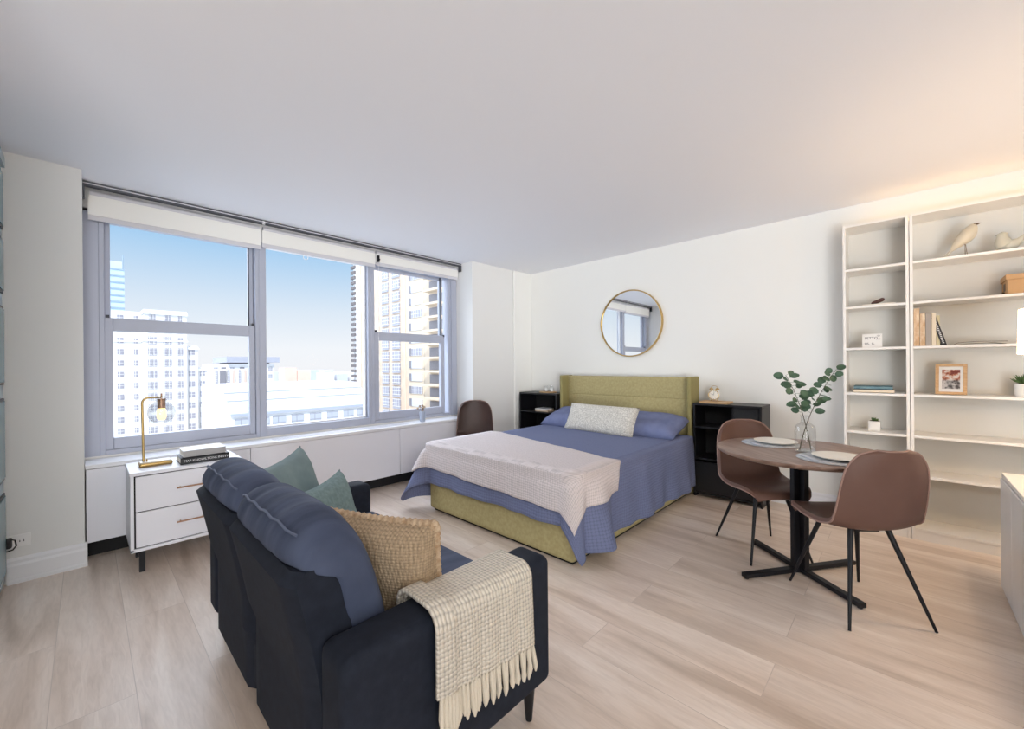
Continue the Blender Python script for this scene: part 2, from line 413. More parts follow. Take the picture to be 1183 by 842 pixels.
# closet door at the very left edge of the view
struct('wall_closet', B(0, 2.2, YE, -4.81, 0, HC), MT['wall_side'], smooth=False)
door = struct('door_1', B(.002, .9, -4.808, -4.79, .02, 2.5), MT['doorfr'])
for z0, z1 in ((.08, .56), (.64, 1.12), (1.20, 1.66), (1.74, 2.06), (2.12, 2.46)):
    struct('door_pane_surround', MB().box(.035, .865, -4.79, -4.782, z0, z1), MT['alu_dark'], door)
    struct('door_pane', MB().box(.05, .85, -4.788, -4.778, z0+.015, z1-.015), MT['doorgl'], door)
struct('door_rail', B(.002, .9, -4.808, -4.775, 2.5, 2.56), MT['doorfr'], door)

# ------------------------------------------------------------------ windows
XF = -.31                      # room-side face of the window frame
def win(name, y0, y1, z0, z1, fy, fz):
    """outer frame of one window bay; fy,fz = members"""
    mb = MB()
    mb.box(-.44, XF, y0, y0+fy[0], z0, z1).box(-.44, XF, y1-fy[1], y1, z0, z1)
    mb.box(-.44, XF, y0+fy[0], y1-fy[1], z0, z0+fz[0]).box(-.44, XF, y0+fy[0], y1-fy[1], z1-fz[1], z1)
    return struct(name, mb, MT['alu'], bevel=.004, seg=2)
def rect_frame(y0, y1, z0, z1, t, x0, x1, b=None, tp=None):
    b = t if b is None else b; tp = t if tp is None else tp
    return MB().box(x0, x1, y0, y0+t, z0, z1).box(x0, x1, y1-t, y1, z0, z1).box(x0, x1, y0+t, y1-t, z0, z0+b).box(x0, x1, y0+t, y1-t, z1-tp, z1)
# bay 1 (double hung)
w1 = win('window_1', -4.38, -3.36, .66, 2.44, (.03, .03), (.035, .03))
rect_frame(-4.352, -3.392, 1.60, 2.41, .035, -.425, -.375, b=.07).build('upper_sash', MT['alu'], w1, bevel=.003, seg=2)
rect_frame(-4.352, -3.392, .695, 1.665, .045, -.372, -.322, b=.085, tp=.095).build('lower_sash', MT['alu'], w1, bevel=.004, seg=2)
B(-.402, -.399, -4.32, -3.42, 1.66, 2.40).build('window_pane', MT['pane'], w1)
B(-.348, -.345, -4.31, -3.435, .78, 1.57).build('window_pane', MT['pane'], w1)
MB().box(-.345, -.315, -4.345, -4.325, 1.665, 1.685).box(-.345, -.315, -3.42, -3.40, 1.665, 1.685).build('sash_latch', MT['alu_dark'], w1)
B(-.376, -.365, -3.435, -3.425, 1.67, 2.41).build('gasket', MT['alu_dark'], w1)
# bay 2 (fixed)
w2 = win('window_2', -3.36, -2.285, .66, 2.44, (.055, .035), (.075, .03))
rect_frame(-3.305, -2.325, .735, 2.41, .014, -.41, -.36).build('glazing_bead', MT['trimw'], w2)
B(-.392, -.389, -3.30, -2.33, .74, 2.40).build('window_pane', MT['pane'], w2)
# bay 3 (double hung)
w3 = win('window_3', -2.285, -1.10, .66, 2.44, (.04, .13), (.035, .03))
rect_frame(-2.245, -1.29, 1.61, 2.41, .03, -.425, -.375, b=.07).build('upper_sash', MT['alu'], w3, bevel=.003, seg=2)
rect_frame(-2.245, -1.29, .695, 1.675, .055, -.372, -.322, b=.085, tp=.095).build('lower_sash', MT['alu'], w3, bevel=.004, seg=2)
B(-.402, -.399, -2.22, -1.31, 1.66, 2.40).build('window_pane', MT['pane'], w3)
B(-.348, -.345, -2.195, -1.34, .78, 1.58).build('window_pane', MT['pane'], w3)
MB().box(-.345, -.315, -2.235, -2.215, 1.67, 1.695).box(-.345, -.315, -1.315, -1.295, 1.66, 1.685).build('sash_latch', MT['alu_dark'], w3)
B(-.376, -.35, -1.33, -1.318, 1.67, 2.41).build('gasket', MT['alu_dark'], w3)
MB().box(XF, XF+.012, -1.245, -1.235, .70, 2.42).box(XF, XF+.02, -1.20, -1.19, .66, 2.42).build('frame_rib', MT['alu'], w3)
struct('trim_2', B(-.44, XF, -4.457, -4.38, .66, 2.44), MT['alu'], smooth=False)
# curtain track, shades
t = thing('curtain_track', 'dark twin channel curtain track on the ceiling along the window', 'curtain track', (-.22, -2.777, 2.56))
B(-.25, -.205, -4.455, -1.10, 2.575, 2.60).build('track_body', MT['shade_hem'], t)
for z in (2.569, 2.588):
    MB().box(-.252, -.2, -4.455, -1.10, z, z+.009).build('track_channel', MT['rail'], t)
MB().box(-.215, -.2, -3.356, -3.336, 2.56, 2.60).build('joint_clip', MT['trimw'], t)
B(-.25, -.2, -1.115, -1.1, 2.50, 2.575).build('end_bracket', MT['rail'], t); B(-.25, -.2, -4.455, -4.445, 2.48, 2.575).build('end_bracket', MT['rail'], t)
for i, (y0, y1, zb, lb) in enumerate(((-4.43, -3.353, 2.348, 'widest white roller shade rolled up over the left window'),
                                      (-3.345, -2.258, 2.372, 'white roller shade rolled up over the large middle window'),
                                      (-2.249, -1.115, 2.398, 'white roller shade rolled up over the right window beside the wall pillar'))):
    s = thing('roller_shade', lb, 'roller shade', (-.27, (y0+y1)/2, zb), group='roller shades above the windows')
    MB().tube([(-.285, y0+.01, 2.535), (-.285, y1-.01, 2.535)], .028, 16).build('roller_tube', MT['shade_hem'], s)
    B(-.262, -.256, y0, y1, zb+.035, 2.522).build('fabric', MT['shade'], s)
    B(-.27, -.262, y0, y1, zb, zb+.04).build('hem_bar', MT['shade_hem'], s)
def ring(mb, c, r, t, axis='x', n=20):
    pts = []
    for k in range(n+1):
        a = 2*pi*k/n
        pts.append((c[0], c[1]+r*cos(a), c[2]+r*sin(a)) if axis == 'x' else (c[0]+r*cos(a), c[1], c[2]+r*sin(a)))
    mb.tube(pts, t, 8, cap=False); return mb
tag(ring(MB(), (-.25, -3.0+.02, 2.345), .022, .003).build('pull_ring', MT['trimw'], world='base'), 'small round pull ring under the middle roller shade', 'pull ring')
mb = MB()
for k in range(150):
    z = 2.44-k*.0106; mb.lathe([(0, -.004), (.0035, -.002), (.0035, .002), (0, .004)], (-.235, -2.235+.003*sin(k*.3), z), 6)
MB_ = mb; c = thing('bead_chain', 'white bead chain hanging between middle and right window shades', 'chain', (-.235, -2.235, 2.48))
mb.build('beads', MT['trimw'], c)['kind'] = 'stuff'
MB().box(-.25, -.225, -2.245, -2.225, 2.43, 2.50).tube([(-.24, -2.235, 2.455), (-.215, -2.235, 2.455)], .012, 12).build('clutch', MT['blackm'], c)

# radiator cover under the windows
rc = thing('radiator_cover', 'long white radiator cover forming the sill under the windows', 'radiator cover', (-.18, -2.777, 0))
seams = [-4.452, -3.50, -2.10, -1.10]
for a, b in zip(seams, seams[1:]):
    B(-.075, -.05, a+.002, b-.002, .125, .615).build('front_panel', MT['cab'], rc, bevel=.002, seg=1)
B(-.308, -.045, -4.455, -1.099, .618, .645).build('top_board', MT['trimw'], rc, bevel=.003, seg=2)
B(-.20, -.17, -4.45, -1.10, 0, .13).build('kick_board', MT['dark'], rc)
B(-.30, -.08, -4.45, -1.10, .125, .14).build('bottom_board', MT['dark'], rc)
mb = MB()
for k in range(66):
    y = -3.30+k*.0205; mb.box(-.20, -.09, y, y+.011, .6455, .6475)
mb.build('air_grille', MT['shade_hem'], rc)
# outlet
o = thing('wall_outlet', 'white double wall outlet plate above the baseboard at the left', 'outlet', (0, -4.72, .25))
B(0, .006, -4.782, -4.686, .213, .288).build('cover_plate', MT['plug'], o, bevel=.002)
mb = MB()
for y in (-4.732, -4.716):
    mb.box(.006, .0075, y, y+.004, .243, .252)
    mb.box(.006, .0075, y+.001, y+.003, .256, .259)
mb.build('sockets', MT['ink'], o)
mb = MB().softbox((.022, -4.772, .25), (.018, .014, .03), .008, n=4)
mb.tube([(.03, -4.765, .275), (.05, -4.745, .27), (.045, -4.74, .235), (.03, -4.755, .21), (.02, -4.79, .20)], .004, 8)
tag(mb.build('power_plug', MT['cable'], world='base'), 'black plug with looping cord in the white outlet', 'plug')

# ------------------------------------------------------------------ dresser
d = thing('dresser', 'low white two drawer dresser on black legs under the window', 'dresser', (.24, -3.97, 0))
y0, y1 = -4.262, -3.675
MB().box(.05, .44, y0, y0+.018, .148, .618).box(.05, .44, y1-.018, y1, .148, .618).box(.05, .44, y0, y1, .145, .165).box(.05, .065, y0, y1, .148, .62).build('carcass', MT['cab'], d, bevel=.002, seg=1)
B(.045, .452, y0-.004, y1+.004, .620, .642).build('top', MT['cab'], d, bevel=.003)
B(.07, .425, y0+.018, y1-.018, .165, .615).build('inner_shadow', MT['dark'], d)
for z0, z1 in ((.393, .612), (.17, .387)):
    dr = B(.41, .436, y0+.026, y1-.02, z0, z1).build('drawer', MT['cab'], d, bevel=.002, seg=1)
    h = MB(); zc = z0+.115; h.tube([(.462, -4.04, zc), (.462, -3.88, zc)], .005, 10).tube([(.436, -4.02, zc), (.462, -4.02, zc)], .004, 8).tube([(.436, -3.90, zc), (.462, -3.90, zc)], .004, 8)
    h.build('handle', MT['copper'], dr)
for x in (.09, .38):
    for y in (-4.205, -3.735):
        B(x-.014, x+.014, y-.014, y+.014, 0, .146).build('leg', MT['blackm'], d)
# table lamp on the dresser
l = thing('table_lamp', 'brass desk lamp with clear globe glass on the white dresser', 'lamp', (.25, -4.13, .642))
MB().softbox((.25, -4.125, .655), (.055, .085, .013), .012, n=8).build('base', MT['gold'], l)
MB().softbox((.25, -4.125, .669), (.05, .08, .004), .0035, n=6).build('base_top', MT['marble'], l)
pts = [(.25, -4.185, .66), (.25, -4.188, .9), (.25, -4.19, 1.06)]
pts += [(.25, -4.19+.035*(1-cos(a)), 1.06+.035*sin(a)) for a in (.4, .8, 1.2, 1.57)] + [(.25, -4.12, 1.095), (.25, -4.092, 1.095)]
MB().tube(pts, .0065, 12).build('pole', MT['gold'], l)
MB().tube([(.25, -4.092, 1.12), (.25, -4.092, 1.085)], .005, 10).tube([(.25, -4.092, 1.085), (.25, -4.092, 1.02)], .022, 20).build('socket', MT['copper'], l)
MB().lathe([(.0, -.085), (.018, -.083), (.026, -.06), (.026, -.02), (.018, 0)], (.25, -4.092, 1.022), 20).build('bulb', MT['bulb'], l)
g = MB().lathe([(.04, -.07), (.062, -.055), (.075, -.02), (.076, .01), (.066, .045), (.04, .07), (.026, .078), (.026, .11)], (.25, -4.092, .993), 36)
g.build('glass_globe', MT['vglass'], l, sub=1)
MB().tube([(.262, -4.17, .668), (.262, -4.17, .69)], .004, 8).build('switch', MT['gold'], l)
# books on the dresser
def book(name, label, box, mat, spine=None, spmat=None, group=None, rz=0):
    x0, x1, y0, y1, z0, z1 = box
    b = thing(name, label, 'book', ((x0+x1)/2, (y0+y1)/2, z0), rz, group)
    return b
b = book('book', 'thick black book with white spine lettering, lower of two on the dresser', (.2, .4, -4.012, -3.739, .642, .685), MT['bookk'])
MB().box(.2, .4, -4.012, -3.739, .6425, .647).box(.2, .4, -4.012, -3.739, .681, .6855).box(.393, .4, -4.012, -3.739, .6425, .6855).build('cover', MT['bookk'], b, bevel=.001, seg=1)
B(.204, .393, -4.008, -3.743, .647, .681).build('pages', MT['paper'], b)
text_mesh('MAP KNOWLTONS IN STYLE', .021, MT['whiteink'], b, frame4((.4008, -3.995, .657), (0, 1, 0), (0, 0, 1)) @ Matrix.Rotation(pi/2, 4, 'X'), 'spine_lettering')
b = book('book', 'white book with grey spine, upper of two on the dresser', (.2, .39, -3.99, -3.757, .686, .73), MT['bookw'])
MB().box(.19, .385, -3.995, -3.757, .6865, .69).box(.19, .385, -3.995, -3.757, .724, .728).build('cover', MT['bookw'], b, bevel=.001, seg=1)
B(.379, .386, -3.995, -3.757, .6865, .728).build('spine', MT['bookg'], b)
B(.195, .379, -3.991, -3.761, .69, .724).build('pages', MT['paper'], b)

# vase of dried flowers on the sill
v = thing('flower_vase', 'small pale blue vase of dried flowers on the sill by the right window', 'vase', (-.15, -1.744, .645))
MB().lathe([(0, .001), (.026, .001), (.032, .01), (.036, .11), (.036, .122), (.031, .122), (.028, .02), (0, .015)], (-.15, -1.744, .645), 8).build('vase_body', MT['vasebl'], v, smooth=False)
for k in range(11):
    a = k*2.4; r = .012+.035*((k*37) % 10)/10
    p = Vector((-.15+r*cos(a), -1.744+r*1.3*sin(a), .80+.035*((k*17) % 7)/7))
    f = MB().tube([(-.15, -1.744, .70), tuple(p)], .0015, 6)
    f.softbox(p, (.013, .013, .011), .01, n=3, wob=.01)
    f.build('dried_flower', MT['dried'], v)

# ------------------------------------------------------------------ bed
bed = thing('bed', 'olive green upholstered double bed with winged headboard', 'bed', (1.59, -1.27, 0))
MB().softbox((1.60, -1.25, .165), (.78, 1.08, .14), .035, n=10).build('base', MT['olive'], bed)
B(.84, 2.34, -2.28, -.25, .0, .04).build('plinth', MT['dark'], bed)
MB().softbox((1.59, -1.22, .42), (.765, 1.06, .135), .06, n=10).build('mattress', MT['mattress'], bed)
hb = MB()
for z0, z1 in ((.02, .50), (.50, .70), (.70, .925), (.925, 1.15)):
    hb.softbox((1.562, -.135, (z0+z1)/2), (.775, .045, (z1-z0)/2+.003), .012, puff=(0, .006, 0), n=8)
hb.build('headboard', MT['olive'], bed)
for x in (.775, 2.352):
    MB().softbox((x, -.195, .585), (.021, .115, .575), .01, n=8).build('headboard_wing', MT['olive_d'], bed)

BX0, BX1, BY0, BZ = .80, 2.40, -2.35, .575
def drape(s, t, off=0, wav=0.0, ph=0.0, corner=1.0):
    """cloth coordinates (s,t) lying in the mattress plane -> hanging cloth"""
    r = .08
    x0, x1, y0 = BX0+r, BX1-r, BY0+r
    a = (x0-s) if s < x0 else ((s-x1) if s > x1 else 0)
    sg = -1 if s < x0 else 1
    b = (y0-t) if t < y0 else 0
    rr = sqrt(a*a+b*b)
    sx = min(max(s, x0), x1); ty = max(t, y0)
    if rr < 1e-7:
        return Vector((s, t, BZ+off+.004*noise.noise(Vector((s*3, t*3, 1)))+.0))
    R = r+off
    fl = 2*(a/rr)*(b/rr)
    lim = .50
    if rr > lim: rr = lim+.10*(1-math.exp(-(rr-lim)/.10))*.8
    if rr < R*pi/2: outw, drop = R*sin(rr/R), R*(1-cos(rr/R))
    else: outw, drop = R, R+rr-R*pi/2
    outw += drop*(.03+(.50 if sg < 0 else .16)*fl*corner)
    if sg > 0 and a > b: outw += drop*.24*math.exp(-((t+2.12)/.11)**2)-drop*.10*math.exp(-((t+1.90)/.08)**2)
    if wav:
        along = t if a > b else s
        outw += wav*drop*(1-fl)*(.6+.8*sin(along*9+ph)+.5*sin(along*23+ph*2))*.5
        outw = max(outw, R*.98)
    th = atan2(b, a)
    dx, dy = cos(th)*sg, -sin(th)
    return Vector((sx+dx*outw, ty+dy*outw, max(BZ+off-drop, .012+off*.5)))
q = MB()
s0, s1, t0, t1 = BX0-.45, BX1+.45, BY0-.28, -.36
def qf(a, b):
    s = s0+(s1-s0)*a; tt = t0+(t1-t0)*b
    # hem wobble
    e = .012*sin(tt*11)+.01*sin(s*13)
    p = drape(s, tt, .004+.0, .10, 1.3)
    return p
q.grid(qf, 150, 110, uvs=((s1-s0)*48, (t1-t0)*48))
qo = q.build('bed_quilt', MT['quilt'], world='base', angle=180)
so = qo.modifiers.new('sol', 'SOLIDIFY'); so.thickness = .008; so.offset = 1
tag(qo, 'periwinkle blue quilted bedspread draped over the bed', 'bedspread')
bl = MB()
A_, B_, C_, D_ = (.70, BY0-.16), (BX1+.20, BY0-.22), (BX1+.17, -1.86), (.70, -1.47)
def bf(a, b):
    s = (A_[0]*(1-a)+B_[0]*a)*(1-b)+(D_[0]*(1-a)+C_[0]*a)*b
    tt = (A_[1]*(1-a)+B_[1]*a)*(1-b)+(D_[1]*(1-a)+C_[1]*a)*b
    return drape(s, tt, .022, .08, .6, 1.0)+Vector((0, 0, .004*noise.noise(Vector((s*6, tt*6, 4)))))
bl.grid(bf, 120, 70, uvs=(1.9*52, .95*52))
bo = bl.build('bed_blanket', MT['blanket'], world='base', angle=180)
so = bo.modifiers.new('sol', 'SOLIDIFY'); so.thickness = .012; so.offset = 1
tag(bo, 'pale cream waffle knit blanket spread across the foot of the bed', 'blanket')
def rot_pillow(name, label, cat, w, h, t, c, right, up, mat, seed=0, dent=.06, piping=None, group=None):
    m = MB().pillow(w, h, t, frame4(c, right, up), seed=seed, dent=dent)
    o = m.build(name, mat, world='base', angle=180)
    return tag(o, label, cat, group)
rot_pillow('bed_pillow', 'blue bed pillow at the left side of the headboard', 'pillow', .76, .46, .20, (1.15, -.50, .665), (1, 0, 0), (0, .93, .28), MT['pillow'], 1, .04, group='blue bed pillows')
rot_pillow('bed_pillow', 'blue bed pillow at the right side of the headboard, nearer the alarm clock', 'pillow', .76, .46, .20, (1.98, -.50, .665), (1, 0, 0), (0, .93, .28), MT['pillow'], 5, .04, group='blue bed pillows')
rot_pillow('lumbar_pillow', 'long oatmeal speckled boucle pillow leaning on the blue bed pillows', 'pillow', .88, .32, .15, (1.57, -.70, .715), (.99, -.09, 0), (0, .45, .89), MT['lumbar'], 9, .03)

# ------------------------------------------------------------------ nightstands and what stands on them
def cabinet(label, x0, x1, yf, h, shelves, div=None):
    n = thing('nightstand', label, 'nightstand', ((x0+x1)/2, yf/2, 0), group='black open nightstands')
    t = .018
    for a in (x0, x1-t): B(a, a+t, yf, -.012, 0, h-t).build('side_panel', MT['blackf'], n, bevel=.001, seg=1)
    B(x0, x1, yf, -.012, h-t, h).build('top', MT['blackf'], n, bevel=.001, seg=1)
    B(x0+t, x1-t, -.02, -.012, 0, h-t).build('back_panel', MT['dark'], n)
    for z in shelves: B(x0+t, x1-t, yf+.004, -.02, z, z+.016).build('shelf', MT['blackf'], n)
    return n
cabinet('black open nightstand in the corner left of the bed', .10, .735, -.35, .925, (.03, .34, .665))
n2 = cabinet('black open nightstand right of the bed below the alarm clock', 2.395, 2.985, -.32, .905, (.03, .36, .665))
MB().box(2.41, 2.97, -.318, -.30, .05, .34).build('drawer_front', MT['blackf'], n2, bevel=.002, seg=1)
# left top: tray and two candle glasses ; shelf: boards
o = MB().lathe([(0, 0), (.11, 0), (.115, .006), (.115, .014), (0, .012)], (.47, -.19, .925), 32, 1.15, .8).build('wooden_tray', MT['woodl'], world='base')
tag(o, 'round light wood tray on top of the left nightstand', 'tray')
for x, lb in ((.43, 'white candle in clear glass, left of the pair on the wooden tray'), (.52, 'white candle in clear glass, right of the pair on the wooden tray')):
    c = thing('candle', lb, 'candle', (x, -.18, .939), group='candles on the nightstand tray')
    MB().lathe([(0, .002), (.026, .002), (.028, .01), (.028, .075)], (x, -.18, .9395), 24).build('glass_cup', MT['vglass'], c)
    MB().lathe([(0, .004), (.023, .004), (.023, .05), (0, .05)], (x, -.18, .9395), 24).build('wax', MT['candle'], c)
for k, (z, mt, lb) in enumerate(((.682, MT['woodl'], 'tan notebook lying lower in the pair on the left nightstand shelf'), (.702, MT['bookw'], 'pale notebook lying on top of the pair on the left nightstand shelf'))):
    x0, x1 = .34-.0*k, .56-.03*k
    b = thing('notebook', lb, 'notebook', ((x0+x1)/2, -.22, z), group='notebooks on the left nightstand shelf')
    B(x0, x1, -.31, -.14, z, z+.004).box(x0, x1, -.31, -.14, z+.014, z+.018).build('cover', mt, b)
    B(x0+.004, x1-.004, -.306, -.144, z+.004, z+.014).build('pages', MT['paper'], b)
# right top: board and alarm clock
o = B(2.44, 2.70, -.29, -.12, .905, .925).build('wooden_board', MT['woodl'], world='base', bevel=.003)
tag(o, 'light wood board on the right nightstand under the alarm clock', 'board')
ck = thing('alarm_clock', 'white twin bell alarm clock on the light wood board', 'clock', (2.555, -.20, .925))
cz = .985; cy = -.20; cx = 2.555
def disc_y(mb, c, r, y0, y1, seg=32):
    mb.tube([(c[0], y0, c[2]), (c[0], y1, c[2])], r, seg); return mb
disc_y(MB(), (cx, 0, cz), .050, cy-.022, cy+.022).build('case', MT['ceram'], ck, bevel=.004)
disc_y(MB(), (cx, 0, cz), .043, cy-.0235, cy-.0215).build('dial', MT['paper'], ck)
ring(MB(), (cx, cy-.023, cz), .046, .0035, 'y', 32).build('bezel', MT['gold'], ck)
hm = MB().tube([(cx, cy-.025, cz), (cx-.022, cy-.025, cz+.012)], .0017, 6).tube([(cx, cy-.025, cz), (cx+.006, cy-.025, cz+.032)], .0012, 6)
for k in range(12):
    a = k*pi/6; hm.box(cx+.037*cos(a)-.0012, cx+.037*cos(a)+.0012, cy-.0245, cy-.0233, cz+.037*sin(a)-.003, cz+.037*sin(a)+.003)
hm.build('hands_and_marks', MT['ink'], ck)
for sx in (-1, 1):
    MB().lathe([(0, .018), (.012, .014), (.019, .004), (.020, 0), (0, 0)], (cx+sx*.028, cy, cz+.052), 16).build('bell', MT['gold'], ck)
    MB().tube([(cx+sx*.024, cy, cz-.04), (cx+sx*.033, cy, .926)], .004, 8).build('foot', MT['gold'], ck)
pts = [(cx+.034*cos(a), cy, cz+.058+.032*sin(a)) for a in [pi*k/10 for k in range(11)]]
MB().tube(pts, .002, 8).build('handle', MT['gold'], ck)
pf = thing('dark_picture_frame', 'dark picture frame leaning inside the right nightstand', 'picture frame', (2.83, -.22, .681))
mtx = frame4((2.83, -.22, .785), (1, 0, 0), (0, .12, 1))
m = MB()
for bx in ((-.115, -.10, -.1, .1), (.10, .115, -.1, .1), (-.10, .10, -.1, -.085), (-.10, .10, .085, .1)):
    m.box(bx[0], bx[1], -.006, .006, bx[2], bx[3])
m.b.transform(mtx); m.build('frame', MT['blackm'], pf)
m = MB().box(-.10, .10, -.002, .004, -.085, .085); m.b.transform(mtx); m.build('glass', MT['photo_dk'], pf)

# ------------------------------------------------------------------ wall mirror
mr = thing('wall_mirror', 'round mirror with thin brass rim on the wall above the bed', 'mirror', (1.577, -.0, 1.773))
MB().tube([(1.577, -.006, 1.773), (1.577, -.022, 1.773)], .378, 72).build('mirror_glass', MT['mirrorg'], mr)
m = MB(); n = 72
prof = [(.376, -.002), (.392, -.002), (.392, -.034), (.386, -.036), (.380, -.034), (.379, -.02)]
R_ = [[m.b.verts.new((1.577+r*cos(2*pi*k/n), y, 1.773+r*sin(2*pi*k/n))) for r, y in prof] for k in range(n)]
for k in range(n):
    for j in range(len(prof)):
        j2 = (j+1) % len(prof); m.b.faces.new((R_[k][j], R_[(k+1) % n][j], R_[(k+1) % n][j2], R_[k][j2]))
m.build('rim', MT['gold'], mr)

# ------------------------------------------------------------------ sofa
sf = thing('sofa', 'charcoal blue two seat sofa seen from behind', 'sofa', (2.215, -3.68, 0))
AX = ((1.47, 1.62), (2.81, 2.96))
for x0, x1 in AX:
    m = MB().softbox(((x0+x1)/2, -3.66, .375), ((x1-x0)/2, .38, .225), .03, puff=(0, 0, .006), n=14)
    m.build('arm', MT['sofa'], sf, angle=180)
B(1.6, 2.83, -4.03, -3.31, .15, .31).build('base', MT['sofa'], sf, bevel=.015)
for k, (x0, x1) in enumerate(((1.625, 2.213), (2.217, 2.805))):
    MB().softbox(((x0+x1)/2, -3.565, .375), ((x1-x0)/2, .29, .075), .035, puff=(0, .01, .018), n=12).build('seat_cushion', MT['sofa_c'], sf)
    # upper back panel, leaning outward, with a curved lower edge; lower panel beneath it
    def prof_box(y_of, z0, z1, thick, xa, xb, nz=14, nx=14, curve=None, r=.03):
        mm = MB(); rings = []
        for i in range(nz+1):
            f = i/nz
            ring_ = []
            for j in range(nx+1):
                g_ = j/nx; zlo = z0+(curve(g_) if curve else 0)
                z = zlo+(z1-zlo)*f
                e = max(0, 1-min(g_, 1-g_)*(xb-xa)/r); inset = r*(1-sqrt(max(0, 1-e*e)))
                et = max(0, 1-(1-f)*(z1-z0)/r); inset2 = r*(1-sqrt(max(0, 1-et*et)))
                ring_.append((xa+(xb-xa)*g_, y_of(z)+inset*.8+inset2, z))
            rings.append(ring_)
        F = [[mm.b.verts.new(p) for p in rg] for rg in rings]
        Bk = [[mm.b.verts.new((p[0], y_of(p[2])+thick-(1 if i == nz else 0)*.02, p[2])) for p in rg] for i, rg in enumerate(rings)]
        for i in range(nz):
            for j in range(nx):
                mm.b.faces.new((F[i][j], F[i][j+1], F[i+1][j+1], F[i+1][j])); mm.b.faces.new((Bk[i][j], Bk[i+1][j], Bk[i+1][j+1], Bk[i][j+1]))
            for j in (0, nx):
                mm.b.faces.new((F[i][j], F[i+1][j], Bk[i+1][j], Bk[i][j]))
        for j in range(nx):
            mm.b.faces.new((F[0][j], F[0][j+1], Bk[0][j+1], Bk[0][j])); mm.b.faces.new((F[nz][j], F[nz][j+1], Bk[nz][j+1], Bk[nz][j]))
        return mm
    yo = lambda z: -4.055-.06*max(0, (z-.42)/.33)**1.3
    crv = (lambda g_: .02+.20*(1-g_)**1.6) if k == 1 else (lambda g_: .04+.20*(1-g_)**1.6)
    prof_box(yo, .30, .775, .13, x0-.003, x1+.003, curve=crv).build('back_panel', MT['sofa'], sf)
    prof_box(lambda z: -4.043, .13, .66, .10, x0+.012, x1-.008).build('lower_back_panel', MT['sofa'], sf)
    # back cushion : closed profile in (y,z), swept along x with rounded ends
    P = [(-4.115, .795), (-4.105, .85), (-4.06, .892), (-3.985, .905), (-3.92, .86), (-3.87, .76), (-3.83, .63), (-3.80, .50), (-3.82, .455), (-3.93, .46), (-3.97, .58), (-3.985, .70), (-4.02, .765), (-4.08, .772)]
    cy_, cz_ = -3.97, .73
    m = MB(); rows = []; ns = 16
    for i in range(ns+1):
        g_ = i/ns; e = abs(2*g_-1); sc_ = 1-.24*e**5
        xx = (x0+.005)+(x1-x0-.01)*g_
        wob = .004*sin(i*2.1+k)
        rows.append([m.b.verts.new((xx, cy_+(p[0]-cy_)*sc_, cz_+(p[1]-cz_)*sc_+wob*(1 if p[1] > .7 else 0))) for p in P])
    for i in range(ns):
        for j in range(len(P)):
            j2 = (j+1) % len(P); m.b.faces.new((rows[i][j], rows[i][j2], rows[i+1][j2], rows[i+1][j]))
    for rg, sgn in ((rows[0], -1), (rows[-1], 1)):
        cv = m.b.verts.new((rg[0].co.x+sgn*.02, cy_, cz_))
        mid = [m.b.verts.new(v.co.lerp(cv.co, .35)+Vector((sgn*.004, 0, 0))) for v in rg]
        for j in range(len(P)):
            j2 = (j+1) % len(P)
            m.b.faces.new((rg[j], rg[j2], mid[j2], mid[j])); m.b.faces.new((mid[j], mid[j2], cv))
    bc = m.build('back_cushion', MT['sofa_c'], sf, sub=2)
    pts = []
    for i in range(21):
        g_ = .06+.88*i/20; e = abs(2*g_-1); sc_ = 1-.24*e**5
        pts.append((x0+.005+(x1-x0-.01)*g_, cy_+(-4.088-cy_)*sc_, cz_+(.872-cz_)*sc_+.004*sin(g_*16*2.1+k)))
    MB().tube(pts, .0035, 8).build('seam_piping', MT['pipe'], bc)
for x in (1.53, 2.895):
    for y in (-3.335, -3.98):
        MB().tube([(x, y, 0), (x, y, .155)], [.012, .026], 16).build('leg', MT['blackm'], sf)
# sofa pillows
rot_pillow('throw_pillow', 'sage green throw pillow in the far corner of the sofa', 'pillow', .42, .42, .15, (1.70, -3.74, .645), (-.66, .74, .10), (-.22, -.22, .95), MT['green'], 3, .10, group='green sofa pillows')
rot_pillow('throw_pillow', 'smaller textured sage green pillow in front of the other green one', 'pillow', .38, .36, .14, (1.91, -3.64, .575), (-.62, .78, .04), (-.2, -.2, .95), MT['green2'], 6, .10, group='green sofa pillows')
tp = thing('throw_pillow', 'tan woven pillow with bobble braid edge against the near sofa arm', 'pillow', (2.62, -3.76, .45))
MX = frame4((2.635, -3.775, .615), (.86, .51, -.04), (.18, -.16, .97))
MB().pillow(.42, .39, .16, MX, seed=8, dent=.03).build('cover', MT['tan'], tp, angle=180)
m = MB(); path = []
for i in range(61): path.append((-.205+.41*i/60, .190-.008*sin(pi*i/60)))
for i in range(1, 61): path.append((.205-.008*sin(pi*i/60), .190-.38*i/60))
m.tube([MX @ Vector((p[0], .012, p[1])) for p in path], [.0125+.0022*((i*7) % 3) for i in range(len(path))], 10)
m.build('braid_trim', MT['tan_b'], tp)

